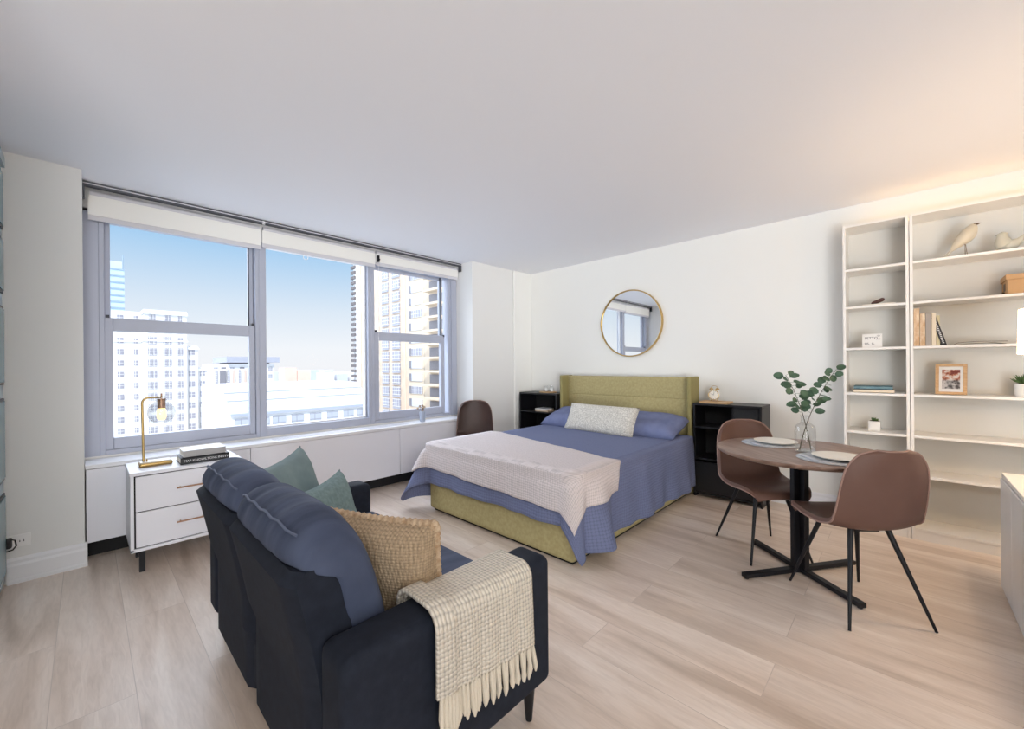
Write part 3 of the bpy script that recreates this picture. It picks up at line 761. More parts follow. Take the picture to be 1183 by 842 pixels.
# knitted throw over the near arm
th = thing('knit_throw', 'cream chunky knit throw with tassels over the near sofa arm', 'throw', (2.885, -3.6, .60))
def throw_pt(s, t, lift=.012):
    """s along the hang (0 inside low .. 1 outer hem), t across"""
    y = -3.785+(.375)*t
    xi, xo, zt, r = 2.81, 2.962, .606, .028
    L_in = .10; Lt = xo-xi-2*r; arc = r*pi/2
    hang = .19+.045*t
    tot = L_in+arc+Lt+arc+hang; d = s*tot
    R = r+lift
    if d < L_in: p = (xi-lift, zt-r-(L_in-d))
    elif d < L_in+arc: a = (d-L_in)/r; p = (xi+r-R*cos(a), zt-r+R*sin(a))
    elif d < L_in+arc+Lt: p = (xi+r+(d-L_in-arc), zt+lift)
    elif d < L_in+2*arc+Lt: a = (d-L_in-arc-Lt)/r; p = (xo-r+R*sin(a), zt-r+R*cos(a))
    else: p = (xo+lift, zt-r-(d-L_in-2*arc-Lt))
    h = max(0, d-(L_in+arc+Lt))
    y += .05*h/.3*(t-.2)*.3 + (.03*h if t < .3 else 0)
    wv = .006*sin(t*15+.6)*min(1, h/.15)
    return Vector((p[0]+abs(wv)*1.0, y, p[1]))
m = MB(); m.grid(lambda a, b: throw_pt(a, b), 60, 50, uvs=(.47*80, .37*80))
o = m.build('knit_cloth', MT['throw'], th, angle=180); so = o.modifiers.new('sol', 'SOLIDIFY'); so.thickness = .012; so.offset = 0
m = MB(); m.grid(lambda a, b: throw_pt(.04+a*.93, -.035+b*.16, .026)+Vector((0, -.012*a, 0)), 50, 14, uvs=(.44*80, .06*80))
o = m.build('folded_edge', MT['throw'], th, angle=180); so = o.modifiers.new('sol', 'SOLIDIFY'); so.thickness = .012; so.offset = 0
for k in range(28):
    t_ = (k+.3)/28; p = throw_pt(1.0, t_); ln = .085+.02*((k*13) % 5)/5
    dy = .006*sin(k*3.1); pts = [p+Vector((0, 0, .01)), p+Vector((.004, dy, -ln*.4)), p+Vector((.006, dy*2, -ln*.8)), p+Vector((.006, dy*2.2, -ln))]
    MB().tube(pts, [.006, .0075, .0085, .003], 8).build('tassel', MT['fringe'], th)
for k in range(5):
    p = throw_pt(.97, -.03+k*.03, .03); ln = .11
    MB().tube([p, p+Vector((.003, -.003, -ln*.5)), p+Vector((.004, .005*sin(k), -ln))], [.006, .0085, .003], 8).build('tassel', MT['fringe'], th)

# ------------------------------------------------------------------ dining set
TC = (3.42, -1.40)
dt = thing('dining_table', 'round walnut dining table on a black cross base', 'dining table', (TC[0], TC[1], 0), radians(-39))
MB().lathe([(0, .722), (.425, .722), (.442, .728), (.452, .738), (.453, .746), (.449, .750), (0, .750)], (0, 0, 0), 96).build('tabletop', MT['walnut'], dt, world=False)
mb = MB().box(-.052, .052, -.016, .016, .03, .722).box(-.016, .016, -.052, .052, .03, .722)
mb.build('column', MT['blackm'], dt, world=False, bevel=.002, seg=1)
B(-.16, .16, -.16, .16, .712, .722).build('mounting_plate', MT['blackm'], dt, world=False)
for a in range(4):
    m = B(.0, .40, -.02, .02, .008, .034); m.b.transform(Matrix.Rotation(a*pi/2+(radians(4) if a % 2 else 0), 4, 'Z'))
    f = m.build('base_arm', MT['blackm'], dt, world=False, bevel=.004)
    m = MB().lathe([(0, 0), (.012, 0), (.012, .008), (0, .008)], (.38, 0, 0), 12); m.b.transform(Matrix.Rotation(a*pi/2+(radians(4) if a % 2 else 0), 4, 'Z'))
    m.build('foot_pad', MT['blackm'], f, world=False)

def make_chair(label, shmat, group):
    c = thing('dining_chair', label, 'chair', (0, 0, 0), 0, group)
    # centre line (forward y, z) : seat front .. back top
    K = [(.235, .425), (.215, .447), (.15, .452), (.05, .438), (-.06, .434), (-.14, .445), (-.19, .480), (-.215, .54), (-.232, .62), (-.246, .70), (-.256, .765), (-.263, .815), (-.267, .848), (-.268, .866)]
    W = [.150, .188, .214, .222, .222, .220, .217, .214, .210, .203, .190, .162, .125, .070]
    def cr(v, A):
        n = len(A)-1; f = v*n; i = min(int(f), n-1); u = f-i
        p0, p1, p2, p3 = A[max(i-1, 0)], A[i], A[i+1], A[min(i+2, n)]
        h = lambda a, b, c_, d_: .5*((2*b)+(-a+c_)*u+(2*a-5*b+4*c_-d_)*u*u+(-a+3*b-3*c_+d_)*u**3)
        return h(p0, p1, p2, p3) if not isinstance(A[0], tuple) else tuple(h(p0[k], p1[k], p2[k], p3[k]) for k in range(2))
    def pt(a, v):
        u = 2*a-1
        y, z = cr(v, K); w_ = cr(v, W)
        y2, z2 = cr(min(1, v+.01), K); y1, z1 = cr(max(0, v-.01), K)
        ty, tz = y2-y1, z2-z1; l_ = sqrt(ty*ty+tz*tz) or 1
        ny, nz = tz/l_, -ty/l_           # towards the sitter
        lift = (.026+.022*min(1, max(0, (v-.3)/.2)))*abs(u)**2.4*(min(1, v/.35)**.8)*(1-.45*max(0, (v-.75)/.25)**2)
        cornery = 0
        frontc = .02*(abs(u)**3)*max(0, (.12-v)/.12)
        return Vector((u*w_, y+ny*lift-frontc, z+nz*lift-cornery))
    m = MB(); m.grid(pt, 24, 44)
    sh = m.build('seat_shell', shmat, c, world=False, angle=180)
    so = sh.modifiers.new('sol', 'SOLIDIFY'); so.thickness = .024; so.offset = -1
    bv = sh.modifiers.new('bev', 'BEVEL'); bv.width = .008; bv.segments = 3; bv.limit_method = 'ANGLE'; bv.angle_limit = radians(50)
    edge = [pt(0, v/60) for v in range(61)]+[pt(a/12, 1) for a in range(1, 13)]+[pt(1, 1-v/60) for v in range(1, 61)]+[pt(1-a/12, 0) for a in range(1, 13)]
    MB().tube(edge, .0045, 8, cap=False).build('edge_piping', MT['chairrim'], sh, world=False)
    # under-seat frame and splayed tapered legs
    MB().box(-.06, .06, -.09, .09, .420, .434).build('seat_frame', MT['blackm'], c, world=False)
    for sx in (-1, 1):
        for sy, fx, fy in ((1, .195, .225), (-1, .20, -.235)):
            MB().tube([(sx*.09, sy*.10, .440), (sx*fx, fy, .0)], [.0135, .0065], 14).build('leg', MT['blackm'], c, world=False)
    return c
ch1 = make_chair('brown leatherette dining chair at the far side of the round table', MT['chairsh'], 'brown dining chairs at the round table')
ch2 = copy_tree(ch1)
ch3 = copy_tree(ch1)
setlink(ch1, (3.175, -1.225, 0), radians(-138), 'brown dining chair left of the round table, facing the camera')
setlink(ch2, (3.69, -1.605, 0), radians(41), 'brown dining chair with its back to the camera beside the bookcase')
setlink(ch3, (.30, -1.33, 0), radians(-131), 'dark brown chair standing between window sill and bed', 'spare chair by the window')
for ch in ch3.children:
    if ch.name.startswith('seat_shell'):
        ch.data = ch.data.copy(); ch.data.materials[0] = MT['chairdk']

def place_setting(cx, cy, lab1, lab2, lab3, ang):
    o = MB().lathe([(0, .0), (.165, .0), (.168, .002), (.165, .004), (0, .004)], (cx, cy, .7505), 48).build('placemat', MT['placem'], world='base')
    tag(o, lab1, 'placemat', 'round placemats on the dining table')
    px, py = cx+.035*cos(ang), cy+.035*sin(ang)
    o = MB().lathe([(0, .004), (.07, .004), (.078, .001), (.09, .004), (.125, .014), (.127, .017), (.124, .018), (.088, .009), (0, .008)], (px, py, .754), 48).build('plate', MT['plate'], world='base', angle=80)
    tag(o, lab2, 'plate', 'plates on the dining table')
    m = MB(); m.box(-.012, .012, -.085, .085, 0, .004)
    m.b.transform(Matrix.Translation((cx-.135*cos(ang)+.02*sin(ang), cy-.135*sin(ang), .7565)) @ Matrix.Rotation(ang, 4, 'Z'))
    o = m.build('napkin', MT['napkin'], world='base'); tag(o, lab3, 'napkin', 'folded napkins on the placemats')
place_setting(3.24, -1.27, 'round grey placemat near the left dining chair', 'white plate on the placemat near the left dining chair', 'folded pale napkin beside the plate near the left chair', radians(42))
place_setting(3.60, -1.57, 'round grey placemat near the chair with its back to the camera', 'white plate on the placemat in front of the glass vase', 'folded pale napkin beside the plate in front of the vase', radians(35))
for k, (x, y) in enumerate(((3.665, -1.435), (3.685, -1.45))):
    m = MB().tube([(0, -.10, .003), (0, .04, .003)], .0022, 8).softbox((0, .07, .003), (.007, .03, .0015), .0012, n=4)
    m.b.transform(Matrix.Translation((x, y, .7548)) @ Matrix.Rotation(radians(48), 4, 'Z'))
    tag(m.build('fork' if k == 0 else 'knife', MT['steel'], world='base'), ('steel fork' if k == 0 else 'steel knife')+' on the placemat near the chair seen from behind', 'cutlery', 'cutlery on the dining table')
VX, VY = 3.455, -1.425
vs = thing('glass_vase', 'clear glass bottle vase on the round table', 'vase', (VX, VY, .7505))
MB().lathe([(0, .004), (.050, .004), (.054, .010), (.054, .145), (.048, .160), (.028, .172), (.020, .182), (.020, .215), (.026, .222)], (VX, VY, .7505), 40).build('bottle', MT['vglass'], vs, sub=1)
MB().lathe([(0, .0005), (.052, .0005), (.055, .006), (.052, .012), (0, .011)], (VX, VY, .7505), 40).build('thick_base', MT['vglass'], vs)
RV = Vector((.722, .692, 0))
def branch(label, base, mid, tip, n, seed):
    rnd = random.Random(seed)
    c = thing('eucalyptus_branch', label, 'plant branch', base, group='eucalyptus stems in the glass vase')
    pts = []
    for i in range(17):
        u = i/16; pts.append(Vector(base)*(1-u)**2+Vector(mid)*2*u*(1-u)+Vector(tip)*u*u)
    MB().tube(pts, [.0028-.0016*i/16 for i in range(17)], 8).build('stem', MT['twig'], c)
    for k in range(n):
        u = .44+.56*k/(n-1); i = min(int(u*16), 15); p = pts[i].lerp(pts[i+1], u*16-i)
        side = 1 if k % 2 else -1
        ang = rnd.uniform(-.8, .8)
        d = (RV*side*cos(ang)+Vector((.692, -.722, 0))*sin(ang)*.8+Vector((0, 0, rnd.uniform(-.1, .8)))).normalized()
        ln = rnd.uniform(.040, .058); wd = ln*.38; off = rnd.uniform(.006, .024)
        nrm = Vector((rnd.uniform(-.3, .5), -1, rnd.uniform(.1, .9))).normalized()
        wv = d.cross(nrm).normalized()
        m = MB(); m.tube([p, p+d*off], .0009, 5)
        o_ = p+d*off
        def lf(a, b):
            v_ = b; u_ = 2*a-1; ww = wd*sqrt(max(0, 1-(2*v_-1)**2))*(1.12-.25*v_)
            return o_+d*(v_*ln)+wv*(u_*ww)+nrm.cross(wv).normalized()*0+nrm*(.006*u_*u_-.012*v_*v_)
        m.grid(lf, 4, 8)
        m.build('leaf', MT['leaf'], c, angle=180)
bz = .763
branch('eucalyptus stem leaning left out of the glass vase', tuple(Vector((VX, VY, bz))+RV*.034), tuple(Vector((VX, VY, 1.04))-RV*.01), tuple(Vector((VX, VY, 1.215))-RV*.115), 20, 3)
branch('taller eucalyptus stem leaning right out of the glass vase', tuple(Vector((VX, VY, bz))-RV*.034), tuple(Vector((VX, VY, 1.02))+RV*.02), tuple(Vector((VX, VY, 1.245))+RV*.19), 24, 8)

# ------------------------------------------------------------------ bookcases
def bookcase(label, x0, x1):
    c = thing('bookcase', label, 'bookcase', ((x0+x1)/2, -.14, 0), group='tall white open bookcases')
    t = .018
    for a in (x0, x1-t): B(a, a+t, -.28, -.004, 0, 2.37).build('side_panel', MT['shelf'], c, bevel=.001, seg=1)
    B(x0+t, x1-t, -.28, -.004, 2.352, 2.37).build('top_panel', MT['shelf'], c)
    B(x0+t, x1-t, -.012, -.004, .08, 2.352).build('back_panel', MT['shelfback'], c)
    B(x0+t, x1-t, -.275, -.257, 0, .066).build('plinth', MT['shelf'], c)
    for z in (2.022, 1.728, 1.404, 1.054, .755, .467, .084):
        B(x0+t, x1-t, -.28, -.012, z-.018, z).build('shelf', MT['shelf'], c, bevel=.001, seg=1)
    return c
bookcase('narrow tall white bookcase beside the dining table', 3.545, 3.922)
bookcase('wide tall white bookcase at the right with birds and books', 3.925, 4.73)
o = B(3.62, 4.72, -.10, -.085, 2.372, 2.380).build('led_strip', MT['led'], world='base')
tag(o, 'warm glowing light strip lying on top of the bookcases', 'light strip')
# narrow bookcase items
Z1, Z2, Z3, Z4, Z5 = 2.022, 1.728, 1.404, 1.054, .755
tag(B(3.66, 3.85, -.24, -.10, Z2, Z2+.012).build('closed_notebook', MT['paper'], world='base'), 'thin cream notebook lying under the brown stone on the narrow bookcase', 'notebook')
m = MB().softbox((3.748, -.17, Z2+.036), (.042, .02, .014), .0135, n=6, M4=Matrix.Rotation(radians(-24), 4, 'Y'))
tag(m.build('oval_stone', MT['oval'], world='base', sub=1), 'dark brown oval ornament on the cream notebook', 'ornament')
cd = thing('note_card', 'white card with dark scribbled writing on the narrow bookcase', 'card', (3.715, -.22, Z3))
m = MB().box(-.058, .058, -.002, .002, 0, .105); m.b.transform(frame4((3.715, -.22, Z3+.001), (1, 0, 0), (0, .1, 1))); m.build('card', MT['ceram'], cd)
tm = lambda x, z: frame4((x, -.2225+.1*(z), Z3+z), (1, 0, 0), (0, .1, 1)) @ Matrix.Rotation(pi/2, 4, 'X')
text_mesh('SETTQ', .026, MT['ink'], cd, tm(3.67, .065), 'card_writing')
text_mesh('OL  (L', .022, MT['ink'], cd, tm(3.67, .025), 'card_writing')
text_mesh('EY', .016, MT['ink'], cd, tm(3.745, .085), 'card_writing')
text_mesh('M', .016, MT['ink'], cd, tm(3.75, .060), 'card_writing')
def flat_book(label, x0, x1, y0, y1, z0, z1, mat, group):
    b = thing('book', label, 'book', ((x0+x1)/2, (y0+y1)/2, z0), group=group)
    MB().box(x0, x1, y0, y1, z0, z0+.003).box(x0, x1, y0, y1, z1-.003, z1).box(x0, x1, y0, y0+.003, z0, z1).build('cover', mat, b)
    B(x0+.002, x1-.002, y0+.003, y1-.002, z0+.003, z1-.003).build('pages', MT['paper'], b)
flat_book('cream book, lower of two lying on the narrow bookcase', 3.60, 3.84, -.24, -.06, Z4, Z4+.025, MT['bookc2'], 'stacked books on the narrow bookcase')
flat_book('teal book, upper of two lying on the narrow bookcase', 3.605, 3.83, -.235, -.06, Z4+.0255, Z4+.052, MT['bookt'], 'stacked books on the narrow bookcase')
def potted(label, c, w, h, square, spikes, sp, seed=1):
    p = thing('potted_plant', label, 'plant', c)
    if square:
        MB().softbox((c[0], c[1], c[2]+h/2), (w/2, w/2, h/2), .006, n=4).build('pot', MT['ceram'], p)
    else:
        MB().lathe([(0, 0), (w*.42, 0), (w*.5, h*.25), (w*.5, h), (w*.46, h), (w*.44, h*.9), (0, h*.88)], c, 28).build('pot', MT['ceram'], p)
    MB().lathe([(0, .001), (w*.4, .001), (w*.4, .003), (0, .004)], (c[0], c[1], c[2]+h), 16).build('soil', MT['soil'], p)
    rnd = random.Random(seed)
    for k in range(spikes):
        a = k*2.399; t_ = .3+1.1*((k*7) % spikes)/spikes
        d = Vector((cos(a)*sin(t_), sin(a)*sin(t_), cos(t_)*.9+.15)); q0 = Vector((c[0], c[1], c[2]+h+.003))+Vector((d.x, d.y, 0))*w*.12
        MB().tube([q0, q0+d*sp*.5, q0+d*sp+Vector((0, 0, sp*.12))], [.004, .006, .0008], 6).build('leaf', MT['succ'], p)
potted('tiny square white pot with a low green plant on the narrow bookcase', (3.722, -.17, Z5), .072, .075, True, 12, .022, 2)
potted('round white pot with a spiky succulent on the wide bookcase', (4.462, -.17, Z4), .085, .085, False, 22, .055, 4)
# birds
by = -.20
b1 = thing('bird_figurine', 'standing cream bird figurine on thin wire legs on the top shelf', 'figurine', (4.2, by, Z1))
m = MB().tube([(4.135, by, Z1+.045), (4.15, by, Z1+.068), (4.175, by, Z1+.10), (4.20, by, Z1+.125), (4.222, by, Z1+.155), (4.236, by, Z1+.185), (4.243, by, Z1+.208), (4.246, by, Z1+.218)],
              [.006, .018, .033, .044, .044, .033, .021, .008], 20)
m.build('body', MT['bird'], b1, sub=1)
MB().tube([(4.10, by, Z1+.004), (4.118, by, Z1+.026), (4.145, by, Z1+.06)], [.005, .008, .010], 10).build('tail', MT['bird'], b1)
MB().tube([(4.245, by, Z1+.212), (4.262, by, Z1+.213), (4.278, by, Z1+.216)], [.013, .007, .001], 12).build('beak', MT['beak'], b1)
for dx, dy in ((-.008, -.012), (.004, .012)):
    MB().tube([(4.205+dx*.3, by+dy, Z1+.10), (4.212+dx, by+dy, Z1+.001), (4.232+dx, by+dy, Z1+.001)], .0018, 6).build('leg', MT['wire'], b1)
b2 = thing('bird_figurine', 'squat cream bird figurine with raised tail at the right of the top shelf', 'figurine', (4.39, by, Z1))
m = MB().tube([(4.372, by, Z1+.130), (4.372, by, Z1+.118), (4.371, by, Z1+.095), (4.374, by, Z1+.065), (4.382, by, Z1+.036), (4.40, by, Z1+.022)],
              [.008, .024, .027, .040, .045, .026], 22)
m.tube([(4.36, by, Z1+.036), (4.39, by, Z1+.036), (4.42, by, Z1+.042), (4.445, by, Z1+.062), (4.468, by, Z1+.09), (4.478, by, Z1+.102)], [.024, .040, .034, .018, .010, .004], 18)
m.build('body', MT['bird2'], b2)
MB().tube([(4.356, by, Z1+.112), (4.340, by, Z1+.115)], [.006, .001], 8).build('beak', MT['beak'], b2)
MB().lathe([(0, 0), (.024, 0), (.024, .004), (0, .004)], (4.39, by, Z1), 20).build('foot_ring', MT['beak'], b2)
# storage box
sb = thing('storage_box', 'tan kraft storage box with lid and label holder on the second shelf', 'box', (4.52, -.16, Z2))
B(4.385, 4.655, -.25, -.05, Z2, Z2+.10).build('box_body', MT['kraft'], sb, bevel=.002, seg=1)
B(4.378, 4.662, -.257, -.043, Z2+.095, Z2+.13).build('lid', MT['kraft'], sb, bevel=.002, seg=1)
MB().box(4.3835, 4.385, -.18, -.12, Z2+.03, Z2+.08).tube([(4.381, -.15, Z2+.025), (4.376, -.15, Z2+.012)], .007, 10).build('label_holder', MT['beak'], sb)
# upright books
xs = 3.945; HB = ((.030, .275, MT['bookc'], 'tall cream patterned book, leftmost on the third shelf'), (.028, .235, MT['bookc'], 'shorter cream patterned book second from left on the third shelf'),
      (.029, .235, MT['bookgr'], 'warm grey book in the middle of the upright row'), (.022, .235, MT['bookc2'], 'ivory book right of the grey one in the upright row'))
for w_, h_, mt, lb in HB:
    b = thing('book', lb, 'book', (xs+w_/2, -.17, Z3), group='upright books on the third shelf')
    MB().box(xs, xs+.003, -.255, -.09, Z3, Z3+h_).box(xs+w_-.003, xs+w_, -.255, -.09, Z3, Z3+h_).box(xs, xs+w_, -.258, -.254, Z3, Z3+h_).build('cover', mt, b, bevel=.0008, seg=1)
    B(xs+.003, xs+w_-.003, -.254, -.092, Z3+.003, Z3+h_-.003).build('pages', MT['paper'], b)
    xs += w_+.0015
b = thing('book', 'olive cream slim book just before the leaning black book', 'book', (xs+.009, -.17, Z3), group='upright books on the third shelf')
MB().box(xs, xs+.018, -.25, -.09, Z3, Z3+.215).build('cover', MT['booko'], b, bevel=.001, seg=1)
b = thing('book', 'black book leaning against the upright row on the third shelf', 'book', (4.105, -.17, Z3))
Mb = Matrix.Translation((4.112, -.17, Z3+.001)) @ Matrix.Rotation(radians(-14.5), 4, 'Y')
m = MB().box(-.026, 0, -.085, .08, 0, .21); m.b.transform(Mb); m.build('cover', MT['bookk'], b, bevel=.001, seg=1)
m = MB()
for k in range(15): m.box(-.0175, -.008, -.0865, -.085, .02+k*.0115, .026+k*.0115)
m.b.transform(Mb); m.build('spine_marks', MT['whiteink'], b)
# open magazine
mg = thing('open_book', 'open thin white book lying flat beside the leaning black book', 'book', (4.25, -.17, Z3))
m = MB(); m.grid(lambda a, b_: Vector((4.145+a*.24, -.25+b_*.17, Z3+.003+.016*abs(sin(a*pi))**.5*(.6+.4*a))), 20, 4)
o = m.build('pages', MT['paper'], mg, angle=180); so = o.modifiers.new('sol', 'SOLIDIFY'); so.thickness = .003
m = MB().tube([(4.145, -.252, Z3+.004), (4.165, -.252, Z3+.016), (4.25, -.252, Z3+.021), (4.385, -.252, Z3+.018)], .0018, 6); m.build('cover_edge', MT['beak'], mg)
# photo frame
pf = thing('photo_frame', 'light oak photo frame with a floral picture on the wide bookcase', 'picture frame', (4.13, -.2, Z4))
FM = frame4((4.132, -.205, Z4+.110), (.985, -.17, 0), (0, .13, 1))
m = MB()
for bx in ((-.077, -.059, -.108, .108), (.059, .077, -.108, .108), (-.059, .059, -.108, -.090), (-.059, .059, .090, .108)): m.box(bx[0], bx[1], -.012, .006, bx[2], bx[3])
m.b.transform(FM); m.build('frame', MT['woodl'], pf, bevel=.001, seg=1)
m = MB().box(-.059, .059, -.004, .004, -.09, .09); m.b.transform(FM); m.build('mat_board', MT['ceram'], pf)
m = MB().box(-.044, .044, -.0055, -.004, -.068, .068); m.b.transform(FM); m.build('picture', MT['art'], pf)
m = MB().box(-.02, .02, .0, .004, -.1, .03); m.b.transform(FM @ Matrix.Translation((0, .012, 0)) @ Matrix.Rotation(radians(18), 4, 'X')); m.build('stand', MT['beak'], pf)

# ------------------------------------------------------------------ sideboard at the right edge and its lamp
sd = thing('sideboard', 'white low sideboard at the right edge of the room', 'sideboard', (4.52, -1.6, 0))
B(4.292, 4.74, -2.4, -.845, .0, .632).build('carcass', MT['shelf'], sd, bevel=.002, seg=1)
B(4.288, 4.745, -2.41, -.835, .632, .655).build('top', MT['shelf'], sd, bevel=.002, seg=1)
for a, b_ in ((-1.165, -.85), (-1.78, -1.171), (-2.39, -1.786)):
    B(4.282, 4.292, a, b_, .012, .628).build('door', MT['trimw'], sd, bevel=.002, seg=1)
lp = thing('shade_lamp', 'table lamp with glowing cream drum shade on the white sideboard', 'lamp', (4.46, -1.1, .655))
MB().lathe([(0, 0), (.07, 0), (.07, .015), (.02, .03), (.03, .10), (.05, .2), (.045, .32), (.015, .42), (.012, .66), (0, .66)], (4.46, -1.1, .655), 28).build('base', MT['ceram'], lp)
MB().lathe([(.145, 1.325), (.14, 1.555)], (4.46, -1.1, 0), 40).build('shade', MT['lampsh'], lp)

# ------------------------------------------------------------------ the city outside
def facm(name, col, rough=.9, **k): return M(name, sRGB(*col), rough, **k)
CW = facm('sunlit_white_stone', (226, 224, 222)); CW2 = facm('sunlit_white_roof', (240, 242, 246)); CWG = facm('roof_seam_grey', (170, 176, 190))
CB = facm('beige_brick_facade', (206, 184, 162), var=(sRGB(216, 196, 176), .4)); CBL = facm('cream_balcony_concrete', (216, 200, 178)); CWN = facm('pale_window_glass', (158, 160, 170), .6)
CWD = facm('dark_window_glass', (128, 126, 132), .6); CWL = facm('bright_blind_window', (202, 206, 214), .5); CG = facm('pale_blue_glass_curtain_wall', (196, 216, 236), .6)
CGL = facm('grey_floor_band', (160, 178, 190)); CO = facm('orange_brick', (232, 200, 182), var=(sRGB(222, 186, 168), .05)); CBR = facm('brown_brick', (206, 184, 172)); CGR = facm('grey_concrete', (170, 172, 182))
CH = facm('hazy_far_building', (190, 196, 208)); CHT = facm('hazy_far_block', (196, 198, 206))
GZ = -85
def winmat(name, col, bar, w, h):
    m, nt, out = newmat(name)
    p = N(nt, 'ShaderNodeBsdfPrincipled'); L(nt, p, 0, out, 0); p.inputs['Roughness'].default_value = .6
    tc = N(nt, 'ShaderNodeTexCoord'); sx = N(nt, 'ShaderNodeSeparateXYZ'); L(nt, tc, 'Object', sx, 0)
    ad = N(nt, 'ShaderNodeMath', operation='ADD'); L(nt, sx, 0, ad, 0); L(nt, sx, 1, ad, 1)
    cb = N(nt, 'ShaderNodeCombineXYZ'); L(nt, ad, 0, cb, 0); L(nt, sx, 2, cb, 1)
    br = N(nt, 'ShaderNodeTexBrick'); br.offset = 0; br.inputs['Scale'].default_value = 1
    br.inputs['Brick Width'].default_value = w; br.inputs['Row Height'].default_value = h; br.inputs['Mortar Size'].default_value = .07
    br.inputs['Color1'].default_value = sRGB(*col); br.inputs['Color2'].default_value = sRGB(*[c*1.08 for c in col]); br.inputs['Mortar'].default_value = sRGB(*bar)
    L(nt, cb, 0, br, 0); L(nt, br, 0, p, 'Base Color')
    return m
CWN = winmat('pale_gridded_window', (150, 150, 160), (214, 212, 210), .95, .85)
CWR = winmat('roof_building_window', (176, 180, 190), (150, 152, 160), 4, .9)
def ground():
    m, nt, out = newmat('hazy_city_ground')
    p = N(nt, 'ShaderNodeBsdfDiffuse'); L(nt, p, 0, out, 0)
    tc = N(nt, 'ShaderNodeTexCoord'); n = N(nt, 'ShaderNodeTexVoronoi'); n.inputs['Scale'].default_value = .025
    L(nt, tc, 'Object', n, 0)
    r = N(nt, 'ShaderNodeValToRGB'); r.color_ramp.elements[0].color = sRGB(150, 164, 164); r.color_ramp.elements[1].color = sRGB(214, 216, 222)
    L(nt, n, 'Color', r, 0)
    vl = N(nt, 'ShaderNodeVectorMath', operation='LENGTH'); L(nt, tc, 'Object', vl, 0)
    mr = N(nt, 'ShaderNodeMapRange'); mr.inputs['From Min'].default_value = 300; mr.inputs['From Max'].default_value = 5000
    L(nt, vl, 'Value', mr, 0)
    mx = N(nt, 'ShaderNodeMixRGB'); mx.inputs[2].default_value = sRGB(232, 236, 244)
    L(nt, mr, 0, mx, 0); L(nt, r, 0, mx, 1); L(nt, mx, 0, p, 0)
    return m
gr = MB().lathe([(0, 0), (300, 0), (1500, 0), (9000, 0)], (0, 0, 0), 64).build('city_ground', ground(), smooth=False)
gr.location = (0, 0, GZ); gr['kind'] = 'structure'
unit = {}
def panel_mesh(sx, sy, sz):
    key = (round(sx, 2), round(sy, 2), round(sz, 2))
    if key not in unit:
        b = MB().box(-sx/2, sx/2, -sy/2, sy/2, -sz/2, sz/2); me = bpy.data.meshes.new('window'); b.b.to_mesh(me); b.b.free(); unit[key] = me
    return unit[key]
def add_win(parent, c, size, mat, name='window'):
    me = panel_mesh(*size); key = (me.name, mat.name)
    if key not in unit:
        m2 = me.copy(); m2.materials.append(mat); unit[key] = m2
    o = bpy.data.objects.new(name, unit[key]); COL.objects.link(o); o.parent = parent; o.location = Vector(c)-Vector(parent.location)
    return o
# beige tower (its long face looks towards -Y)
bt = thing('apartment_tower', 'tall beige brick apartment tower filling the right window', 'building', (-84, 56, GZ))
B(-103, -50, 47, 66, GZ, 60).build('facade', CB, bt, smooth=False)
B(-105.5, -102.2, 46.6, 64, GZ, 60).build('corner_wall', CW, bt, smooth=False)
B(-71.9, -64.2, 46.86, 47, GZ, 60).box(-80, -79.7, 46.9, 47, GZ, 60).box(-78.2, -71.9, 46.8, 47, GZ, 60).build('facade_bay', CBL, bt, smooth=False)
m = MB(); z = -30
while z < 40:
    m.box(-106.3, -104.0, 46.2, 47.4, z, z+.75); z += 1.42
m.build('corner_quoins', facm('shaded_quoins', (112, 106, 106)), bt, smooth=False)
for r_ in range(16):
    zt = 22.5+2.85*3-r_*2.85
    for (xa, xb) in ((-90.3, -87.2), (-85.4, -82.0)):
        add_win(bt, ((xa+xb)/2, 46.95, zt-1.35), (xb-xa, .3, 2.0), CWN)
        add_win(bt, ((xa+xb)/2, 46.90, zt-2.6), (xb-xa, .3, .35), CGR, 'spandrel')
    add_win(bt, (-75.0, 46.78, zt-.85), (4.9, .3, 1.7), CWL if r_ % 3 else CWN)
    add_win(bt, (-77.2, 46.72, zt-.85), (.9, .3, 1.7), CWD)
    add_win(bt, (-67.3, 46.85, zt-1.1), (4.8, .3, 1.9), CWD)
    add_win(bt, (-67.3, 46.0, zt-2.35), (5.4, 1.6, .45), CBL, 'balcony')
